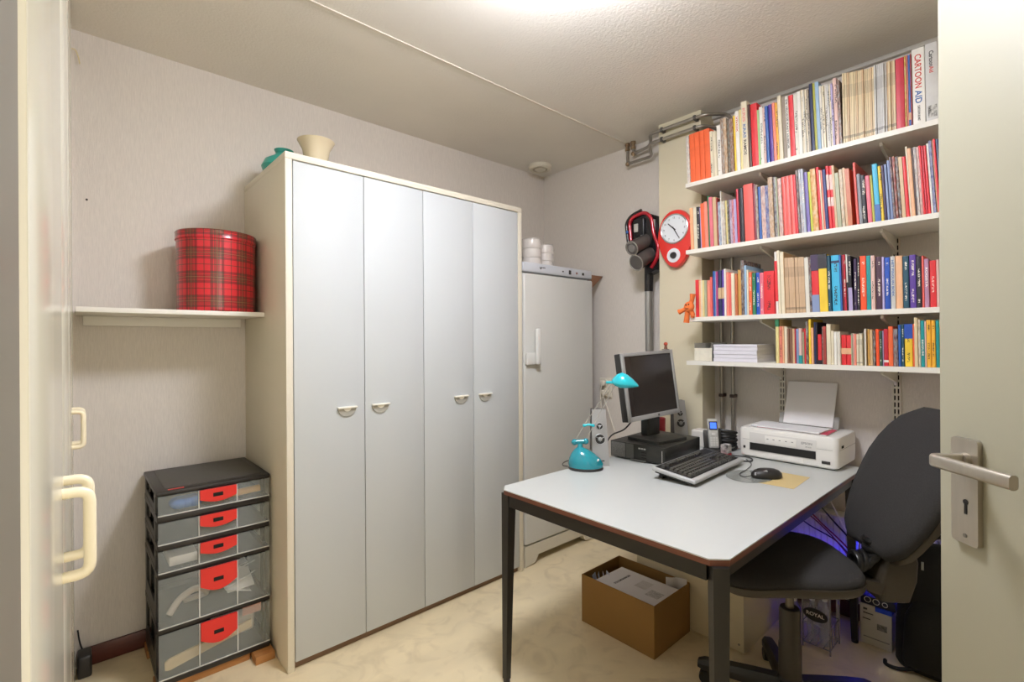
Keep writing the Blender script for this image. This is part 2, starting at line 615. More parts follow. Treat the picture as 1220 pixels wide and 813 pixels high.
for k in range(4):
    d = MB().box(dx[k] + 0.0015, dx[k + 1] - 0.0015, WY + 0.002, WY + 0.020, 0.032, WZ - 0.031, 0.0012).build('door', front_m, wd)
    hx = (0.868, 1.022, 1.464, 1.620)[k]
    zc = 1.019
    # half-moon pull: a flat lip above a downward half disc
    lip = MB().box(hx - 0.042, hx + 0.042, WY - 0.016, WY + 0.002, zc, zc + 0.008, 0.003)
    hd = lip.build('pull', pull_m, d)
    n = 14
    out = [(hx + 0.040 * math.cos(PI + PI * j / n), zc + 0.034 * math.sin(PI + PI * j / n)) for j in range(n + 1)]
    inn = [(hx + 0.016 * math.cos(PI + PI * j / n), zc + 0.013 * math.sin(PI + PI * j / n)) for j in range(n + 1)]
    MB().prism(out + inn[::-1], WY - 0.004, WY + 0.002, 'y').build('pull_recess', mat('pull_shadow_grey', '#a9a79e', 0.5), hd)
    MB().prism(inn, WY - 0.008, WY + 0.002, 'y').build('pull_core', pull_m, hd)

# on the wardrobe
bowl = thing('planter_bowl', 'cream flared ceramic pot on top of the white wardrobe', 'pot', (0.815, 2.20, WZ))
MB().lathe([(0.001, WZ), (0.040, WZ), (0.044, WZ + .01), (0.050, WZ + .06), (0.058, WZ + .105), (0.076, WZ + .138), (0.079, WZ + .142),
            (0.075, WZ + .143), (0.054, WZ + .108), (0.045, WZ + .06), (0.038, WZ + .015), (0.001, WZ + .012)], 36, Matrix.Translation((0.815, 2.20, 0)), False, False
           ).build('body', mat('cream_glaze', '#cfc2a4', 0.22), bowl)
vase = thing('vase', 'teal round-bodied vase behind the front edge of the wardrobe top', 'vase', (0.728, 2.36, WZ))
MB().lathe([(0.001, WZ), (0.05, WZ), (0.085, WZ + .02), (0.094, WZ + .045), (0.08, WZ + .075), (0.044, WZ + .098), (0.034, WZ + .11), (0.041, WZ + .127),
            (0.036, WZ + .127), (0.028, WZ + .11), (0.038, WZ + .09), (0.001, WZ + .03)], 32, Matrix.Translation((0.728, 2.36, 0)), False, False
           ).build('body', mat('teal_glaze', '#2f9a8c', 0.35), vase)

# ================================================================ wall shelf with tartan tin
sh = thing('wall_shelf', 'white wall shelf left of the wardrobe carrying a tartan tin', 'shelf', (0.32, 2.45, 1.411))
MB().box(0.012, 0.621, 2.285, YA - 0.002, 1.412, 1.430, 0.001).build('board', white_m, sh)
MB().box(0.035, 0.60, YA - 0.024, YA - 0.002, 1.372, 1.4115, 0.002).build('batten', white_m, sh)

tart = bpy.data.materials.new('tartan_print')
tart.use_nodes = True
nt = tart.node_tree
bb = nt.nodes['Principled BSDF']
bb.inputs['Roughness'].default_value = 0.28
bb.inputs['Coat Weight'].default_value = 0.3
tc = nt.nodes.new('ShaderNodeTexCoord')
sp = nt.nodes.new('ShaderNodeSeparateXYZ')
nt.links.new(tc.outputs['Object'], sp.inputs[0])
U = math_node(nt, 'MULTIPLY', math_node(nt, 'ARCTAN2', sp.outputs[1], sp.outputs[0]), 0.148 / 0.098)
V = math_node(nt, 'MULTIPLY', sp.outputs[2], 1 / 0.098)
fu = math_node(nt, 'FRACT', math_node(nt, 'ADD', U, 10.15))
fv = math_node(nt, 'FRACT', math_node(nt, 'ADD', V, 10.1))
col = rgb('#cf2430')
for f in (fu, fv):
    for c, w in ((0.30, 0.055), (0.50, 0.06), (0.70, 0.055)):
        col = mix_node(nt, math_node(nt, 'MULTIPLY', math_node(nt, 'COMPARE', f, c, w), 0.55), col, rgb('#1d1418'))
    for c in (0.41, 0.59, 0.02):
        col = mix_node(nt, math_node(nt, 'MULTIPLY', math_node(nt, 'COMPARE', f, c, 0.014), 0.8), col, rgb('#20301f'))
core = math_node(nt, 'MULTIPLY', math_node(nt, 'COMPARE', fu, 0.5, 0.24), math_node(nt, 'COMPARE', fv, 0.5, 0.24))
col = mix_node(nt, math_node(nt, 'MULTIPLY', core, 0.32), col, rgb('#3d5138'))
for f in (fu, fv):
    col = mix_node(nt, math_node(nt, 'MULTIPLY', math_node(nt, 'COMPARE', f, 0.5, 0.008), 0.28), col, rgb('#d9c37c'))
nt.links.new(col, bb.inputs['Base Color'])
tin = thing('tartan_tin', 'round red tartan tin with lid standing on the left wall shelf', 'tin', (0.470, 2.425, 1.4305))
tb = MB().lathe([(0.001, 0.001), (0.143, 0.0), (0.147, 0.004), (0.147, 0.302)], 56).build('body', tart, None)
tb.location = (0, 0, 0)
tb.parent = tin
tl = MB().lathe([(0.1475, 0.296), (0.151, 0.297), (0.1515, 0.300), (0.1505, 0.303), (0.1505, 0.325), (0.1515, 0.329), (0.149, 0.333), (0.143, 0.331), (0.001, 0.331)], 56, None, False, False).build('lid', tart, tin, M=Matrix.Translation((0.470, 2.425, 1.4305)))

# ================================================================ fridge
fr_m = mat('fridge_enamel', '#cfcfca', 0.38)
fr_p = mat('fridge_panel', '#c9cdd4', 0.4)
fr = thing('upright_freezer', 'white upright freezer with a long side handle beside the wardrobe', 'freezer', (2.23, 2.31, 0))
FX0, FX1, FY = 1.918, 2.541, 2.022
MB().box(FX0, FX1, FY + 0.045, 2.60, 0.03, 1.752, 0.006).build('cabinet', fr_m, fr)
dr = MB().box(FX0, FX1, FY, FY + 0.042, 0.125, 1.692, 0.012, 3).build('door', fr_m, fr)
MB().box(FX0 + 0.012, FX1 - 0.012, FY + 0.0405, FY + 0.0455, 0.13, 1.69).build('door_seal', mat('seal_grey', '#55534e', 0.7), dr)
pn = MB().box(FX0, FX1, FY + 0.004, FY + 0.044, 1.700, 1.757, 0.01, 3).build('control_panel', fr_p, fr)
blk = mat('dark_plastic', '#2a2826', 0.45)
for x, w, h, m in ((2.06, .005, .004, blk), (2.32, .010, .013, blk), (2.385, .007, .006, mat('amber_button', '#8a5a4c', 0.4)), (2.447, .009, .008, blk), (2.255, .006, .004, blk)):
    MB().box(x - w, x + w, FY + 0.0015, FY + 0.006, 1.727 - h, 1.727 + h, 0.001).build('button', m, pn)
text_mesh('LIEBHERR', frame_M((2.075, FY + 0.0038, 1.733), (1, 0, 0), (0, 0, 1)), blk, pn, width=0.05)
bs = MB()
bs.prism([(FX0, 0.118), (FX0, 0.0), (FX0 + 0.085, 0.012), (FX0 + 0.11, 0.05), (FX1 - 0.11, 0.05), (FX1 - 0.085, 0.012), (FX1, 0.0), (FX1, 0.118)], FY + 0.004, FY + 0.044, 'y')
bs.build('base_grille', mat('fridge_base', '#d2ccba', 0.5), fr)
for x in (FX0 + 0.06, FX1 - 0.06):
    MB().cyl((x, 2.5, 0), (x, 2.5, 0.031), 0.02).build('foot', blk, fr)
hm = mat('fridge_handle', '#dadad6', 0.35)
MB().box(FX0 + 0.004, FX0 + 0.085, FY - 0.022, FY + 0.001, 1.160, 1.232, 0.008, 3).build('handle_base', hm, dr)
MB().box(FX0 + 0.064, FX0 + 0.100, FY - 0.044, FY - 0.020, 1.162, 1.372, 0.010, 3).build('handle', hm, dr)

# things on the freezer
cupm = mat('foam_white', '#e7e2dc', 0.45)
bagm = mat('clear_bag', '#f2ece8', 0.12, alpha=0.22)
for (x, y, r, h, lab) in ((2.125, 2.17, 0.062, 0.168, 'taller stack of white cups in clear plastic on the freezer'),
                          (2.262, 2.185, 0.052, 0.152, 'smaller stack of white cups in clear plastic, right one on the freezer')):
    c = thing('cup_stack', lab, 'cups', (x, y, 1.757), group='stacked cups on the freezer')
    nn = 3
    for k in range(nn):
        z0 = 1.7575 + h * k / nn
        z1 = 1.7575 + h * (k + 1) / nn - 0.002
        MB().lathe([(0.001, z0), (r * .95, z0), (r, z0 + 0.006), (r * .93, z1 - .01), (r * .9, z1), (0.001, z1)], 24, Matrix.Translation((x, y, 0)), False, False).build('cup', cupm, c)
    bag = MB()
    rings = []
    for zz, rr in ((1.758, 1.06), (1.79, 1.1), (1.84, 1.06), (1.88, 1.12), (1.757 + h + .004, 1.04)):
        rings.append([(x + rr * r * (1 + .04 * math.sin(5 * a + zz * 90)) * math.cos(a), y + rr * r * (1 + .04 * math.cos(7 * a + zz * 60)) * math.sin(a), zz) for a in [2 * PI * j / 28 for j in range(28)]])
    bag.loft(rings, False, True).build('plastic_wrap', bagm, c)
pk = thing('small_packet', 'small black and orange packet between wardrobe and cup stacks', 'packet', (2.045, 2.30, 1.757))
MB().box(2.012, 2.056, 2.27, 2.33, 1.757, 1.955, 0.003).build('carton', mat('packet_grey', '#8e8c90', 0.5), pk)
MB().box(2.010, 2.013, 2.272, 2.328, 1.89, 1.94).build('orange_band', mat('packet_orange', '#d98a35', 0.5), pk)
wb = thing('wooden_board', 'triangular brown wooden board between freezer top and bookshelf wall', 'board', (2.62, 2.07, 1.62))
MB().prism([(2.546, 1.737), (2.546, 1.622), (2.696, 1.737)], 2.06, 2.085, 'y').build('panel', mat('brown_wood', '#8a5f42', 0.6, noise=0.25, nscale=8, stretch=(1, 8, 1)), wb)

# ================================================================ drawer tower
blackp = mat('black_plastic', '#24211f', 0.38)
lidp = mat('tower_lid_grey', '#4a4742', 0.5, noise=0.06, nscale=60)
frost = mat('frosted_plastic', '#c6cdcb', 0.18, alpha=0.20)
frost_in = mat('frosted_inner', '#b4bcbc', 0.3, alpha=0.07)
ribm = mat('frosted_rib', '#dededa', 0.35, alpha=0.65)
redp = mat('red_plastic', '#d92c26', 0.35)
TX0, TX1, TY0, TY1 = 0.230, 0.612, 2.200, 2.600
tw = thing('drawer_tower', 'black drawer tower with five clear drawers and red grips', 'drawer tower', (0.42, 2.40, 0.032))
top = MB().box(TX0 - 0.004, TX1 + 0.004, TY0 - 0.004, TY1, 0.735, 0.752, 0.005).build('top', blackp, tw)
MB().box(TX0 + 0.028, TX1 - 0.022, TY0 + 0.030, TY1 - 0.015, 0.7515, 0.7545, 0.001).build('lid_panel', lidp, top)
MB().box(TX0 + 0.035, TX0 + 0.085, TY0 + 0.008, TY0 + 0.018, 0.7518, 0.7535).build('red_badge', redp, top)
bands = [(0.637, 0.661), (0.533, 0.555), (0.431, 0.450), (0.226, 0.246), (0.032, 0.058)]
for z0, z1 in bands:
    MB().box(TX0, TX1, TY0, TY0 + 0.016, z0, z1, 0.003).build('frame_bar', blackp, tw)
    f2 = MB().box(TX0, TX0 + 0.012, TY0 + 0.0165, TY1, z0, z1)
    f2.box(TX1 - 0.012, TX1, TY0 + 0.0165, TY1, z0, z1)
    f2.box(TX0 + 0.0125, TX1 - 0.0125, TY1 - 0.012, TY1, z0, z1)
    f2.box(TX0 + 0.0125, TX1 - 0.0125, TY0 + 0.0165, TY1 - 0.0125, z0, z0 + 0.004)
    f2.build('frame_tray', blackp, tw, angle=0)
zz = [0.735] + [b[1] for b in bands]
for k in range(5):
    z1 = zz[0] if k == 0 else bands[k - 1][0]
    z0 = bands[k][1]
    for xs0, xs1 in ((TX0 + 0.001, TX0 + 0.010), (TX1 - 0.010, TX1 - 0.001)):
        for y0, y1 in ((TY0 + 0.06, TY0 + 0.10), (TY1 - 0.05, TY1 - 0.0065)):
            MB().box(xs0, xs1, y0, y1, z0 + 0.0003, z1 - 0.0003).build('side_post', blackp, tw, angle=0)
    MB().box(TX0 + 0.001, TX0 + 0.006, TY0 + 0.102, TY1 - .052, z0 + 0.0003, z0 + (z1 - z0) * 0.35).build('side_skirt', blackp, tw, angle=0)
    MB().box(TX0 + 0.02, TX1 - 0.02, TY1 - 0.006, TY1 - 0.001, z0 + .0003, z1 - .0003).build('rear_panel', blackp, tw, angle=0)
    d = MB().box(TX0 + 0.002, TX1 - 0.002, TY0 - 0.006, TY0 - 0.002, z0 + 0.001, z1 - 0.001, 0.001).build('drawer', frost, tw)
    b2 = MB().box(TX0 + 0.014, TX0 + 0.017, TY0 + 0.017, TY1 - 0.02, z0 + 0.004, z1 - 0.012)
    b2.box(TX1 - 0.017, TX1 - 0.014, TY0 + 0.017, TY1 - 0.02, z0 + 0.004, z1 - 0.012)
    b2.box(TX0 + 0.0175, TX1 - 0.0175, TY0 + 0.017, TY1 - 0.02, z0 + 0.004, z0 + 0.006)
    b2.build('drawer_box', frost_in, d, angle=0)
    rb = MB()
    for x in (TX0 + 0.130, TX1 - 0.122):
        rb.box(x - 0.002, x + 0.002, TY0 - 0.009, TY0 - 0.0062, z0 + 0.001, z1 - 0.001)
    rb.box(TX0 + 0.002, TX1 - 0.002, TY0 - 0.009, TY0 - 0.0062, z0 + 0.001, z0 + 0.005)
    rb.build('drawer_rib', ribm, d, angle=0)
    xa, xb = TX0 + 0.133, TX1 - 0.125
    gh = 0.052 if k < 3 else 0.092
    n = 12
    low = [(xa + (xb - xa) * j / n, z1 - gh * (0.72 + 0.28 * math.sin(PI * j / n))) for j in range(n + 1)]
    g = MB().prism([(xb, z1 - 0.001), (xa, z1 - 0.001)] + low, TY0 - 0.016, TY0 - 0.0063, 'y').build('grip', redp, d)
    xm = (xa + xb) / 2 - 0.002
    MB().box(xm - 0.017, xm + 0.017, TY0 - 0.0172, TY0 - 0.0155, z1 - gh * .62, z1 - gh * .62 + 0.015, 0.001).build('grip_slot', darkhole, g)
# wooden blocks under the tower
wood = mat('pine_wood', '#b07a45', 0.55, noise=0.25, nscale=5, stretch=(1, 14, 14))
for x0, x1, y0, y1, lab in ((0.545, 0.617, 2.150, 2.45, 'pine block under the right front corner of the drawer tower'),
                            (0.225, 0.538, 2.212, 2.30, 'pine board under the front of the drawer tower'),
                            (0.225, 0.538, 2.50, 2.59, 'pine board under the back of the drawer tower')):
    b = MB().box(x0, x1, y0, y1, 0, 0.0315, 0.002).build('wood_block', wood)
    tag(b, lab, 'wood', 'pine blocks under the drawer tower')
# contents of the drawers
def rest(name, bm_, m, lab, cat, grp='things in the drawer tower'):
    return tag(bm_.build(name, m), lab, cat, grp)
blue_cloth = MB()
for k in range(6):
    blue_cloth.ball((0.305 + 0.022 * (k % 3), 2.232 + 0.03 * (k // 3), 0.689), 0.027, 1.2, 1.0, 0.75, n=12, m=8)
rest('blue_cloth', blue_cloth, mat('blue_cloth', '#1468bb', 0.9, noise=.2, nscale=40), 'blue bundle of cloth in the left of the topmost clear drawer', 'cloth')
rest('yellow_tube', MB().tube([(0.46, 2.25, 0.682), (0.50, 2.24, 0.686), (0.585, 2.235, 0.692)], [0.010, 0.014, 0.014], 12), mat('ochre_tube', '#d9a24a', 0.5), 'ochre yellow tube in the right of the topmost clear drawer', 'tube')
rest('paper_pile', MB().box(0.27, 0.36, 2.23, 2.40, 0.457, 0.492, 0.003, M=None), mat('paper', '#e3ddd0', 0.8), 'paper pile in the left of the third drawer', 'paper')
rest('cable_bundle', MB().tube(smooth_path([(0.27, 2.25, 0.268), (0.31, 2.27, 0.31), (0.36, 2.25, 0.34), (0.40, 2.30, 0.29), (0.33, 2.33, 0.272)]), 0.012, 8), mat('beige_cable', '#cdbfae', 0.6), 'pale cable bundle in the left of the fourth drawer', 'cable')
cr_ = MB()
for k in range(7):
    cr_.box(-0.05, 0.05, -0.03, 0.03, -0.0012, 0.0012, M=Matrix.Translation((0.505 + .012 * (k % 3), 2.27 + 0.01 * k, 0.284 + .012 * k)) @ Matrix.Rotation(.5 * math.sin(k * 2.1), 4, 'X') @ Matrix.Rotation(.35 * math.cos(k * 1.7), 4, 'Y'))
rest('crumpled_papers', cr_, mat('white_paper', '#efece4', 0.8), 'crumpled white papers in the right of the fourth drawer', 'paper')
rest('wooden_spatula', MB().loft([[(x, 2.232 + a * .25, z + a) for a in (-w, w)] + [(x, 2.242 + a * .25, z + a) for a in (w, -w)] for x, z, w in ((0.255, .085, .012), (0.27, .088, .018), (0.40, .112, .016), (0.55, .137, .013))]),
     mat('pale_wood', '#d9c08f', 0.6, noise=.15, nscale=6, stretch=(1, 10, 10)), 'long pale wooden slat in the bottom drawer', 'slat')
rest('folded_cloth', MB().box(0.43, 0.572, 2.26, 2.40, 0.09, 0.175, 0.02, 3, M=None), mat('white_cloth', '#e8e2d2', 0.9), 'folded white cloth in the right of the bottom drawer', 'cloth')
rest('pink_card', MB().box(0.515, 0.585, 2.226, 2.229, 0.180, 0.214), mat('pink_card', '#d59a86', 0.7), 'pink card leaning in the right of the bottom drawer', 'card')

tag(MB().cyl((0.049, YA, 1.882), (0.049, YA - 0.006, 1.882), 0.004, n=10).build('nail', blackp), 'tiny dark nail in the wallpaper high above the left wall shelf', 'nail')

# small black box and loose wire at the left
bx = thing('black_adapter', 'small black adapter box on the floor by the left skirting', 'adapter', (0.05, 2.56, 0))
MB().box(0.012, 0.055, 2.52, 2.60, 0, 0.085, 0.008, 3).build('housing', blackp, bx)
MB().tube(smooth_path([(0.03, 2.598, 0.07), (0.02, 2.602, 0.11), (0.014, 2.602, 0.16)]), 0.003, 6).build('cord', blackp, bx)
tag(MB().tube(smooth_path([(0.006, 2.6, 2.47), (0.018, 2.602, 2.468), (0.026, 2.604, 2.445), (0.030, 2.605, 2.42)]), 0.0022, 6).build('loose_wire', mat('cream_wire', '#d9c998', 0.6)),
    'short loose cream wire sticking out high on the left wall', 'wire')

# ================================================================ bookshelves on wall uprights
shelf_m = mat('shelf_white', '#e6e2d8', 0.42)
steel_w = mat('upright_white', '#d8d2c5', 0.45)
SHELF = {1: 2.112, 2: 1.766, 3: 1.417, 4: 1.192}
SNAME = {1: 'top', 2: 'second', 3: 'third', 4: 'lowest'}
SX = 2.375
UPY = (0.927, 0.462)
for yy, lab in ((UPY[0], 'slotted white wall upright behind the books, left one'), (UPY[1], 'slotted white wall upright behind the books, right one')):
    u = thing('shelf_upright', lab, 'upright', (2.694, yy, 0.93), group='slotted uprights of the bookshelves')
    ub = MB()
    for y0, y1 in ((-0.0145, -0.0095), (-0.0035, 0.0035), (0.0095, 0.0145)):
        ub.box(2.688, 2.6995, yy + y0, yy + y1, 0.93, 2.30)
    z = 0.93
    while z < 2.29:
        for s in (-1, 1):
            ub.box(2.688, 2.6995, yy + s * 0.0065 - .00299, yy + s * 0.0065 + .00299, z, z + 0.009)
        z += 0.030
    ub.build('rail', steel_w, u, angle=0)
    MB().box(2.6975, 2.6990, yy - 0.0095, yy + 0.0095, 0.931, 2.299).build('slots', darkhole, u)
for k, zt in SHELF.items():
    s = thing('bookshelf', 'white bookshelf board on brackets, %s of the four' % {1: 'topmost', 2: 'second from the top', 3: 'third from the top', 4: 'lowest'}[k],
              'shelf', (2.53, 0.66, zt - 0.021), group='bookshelf boards')
    MB().prism([(SX, 0.02), (2.685, 0.02), (2.685, 1.150), (2.650, 1.150), (2.650, 1.2785), (SX, 1.2785)], zt - 0.021, zt - 0.0004, 'z').build('board', shelf_m, s, angle=20)
    for yy in UPY:
        zb = zt - 0.0215
        MB().prism([(2.6995 - 0.013, zb), (2.6995 - 0.013, zb - 0.075), (2.675, zb - 0.075), (2.66, zb - 0.06), (2.425, zb - 0.014), (2.42, zb)], yy - 0.005, yy + 0.005, 'y').build('bracket', steel_w, s)

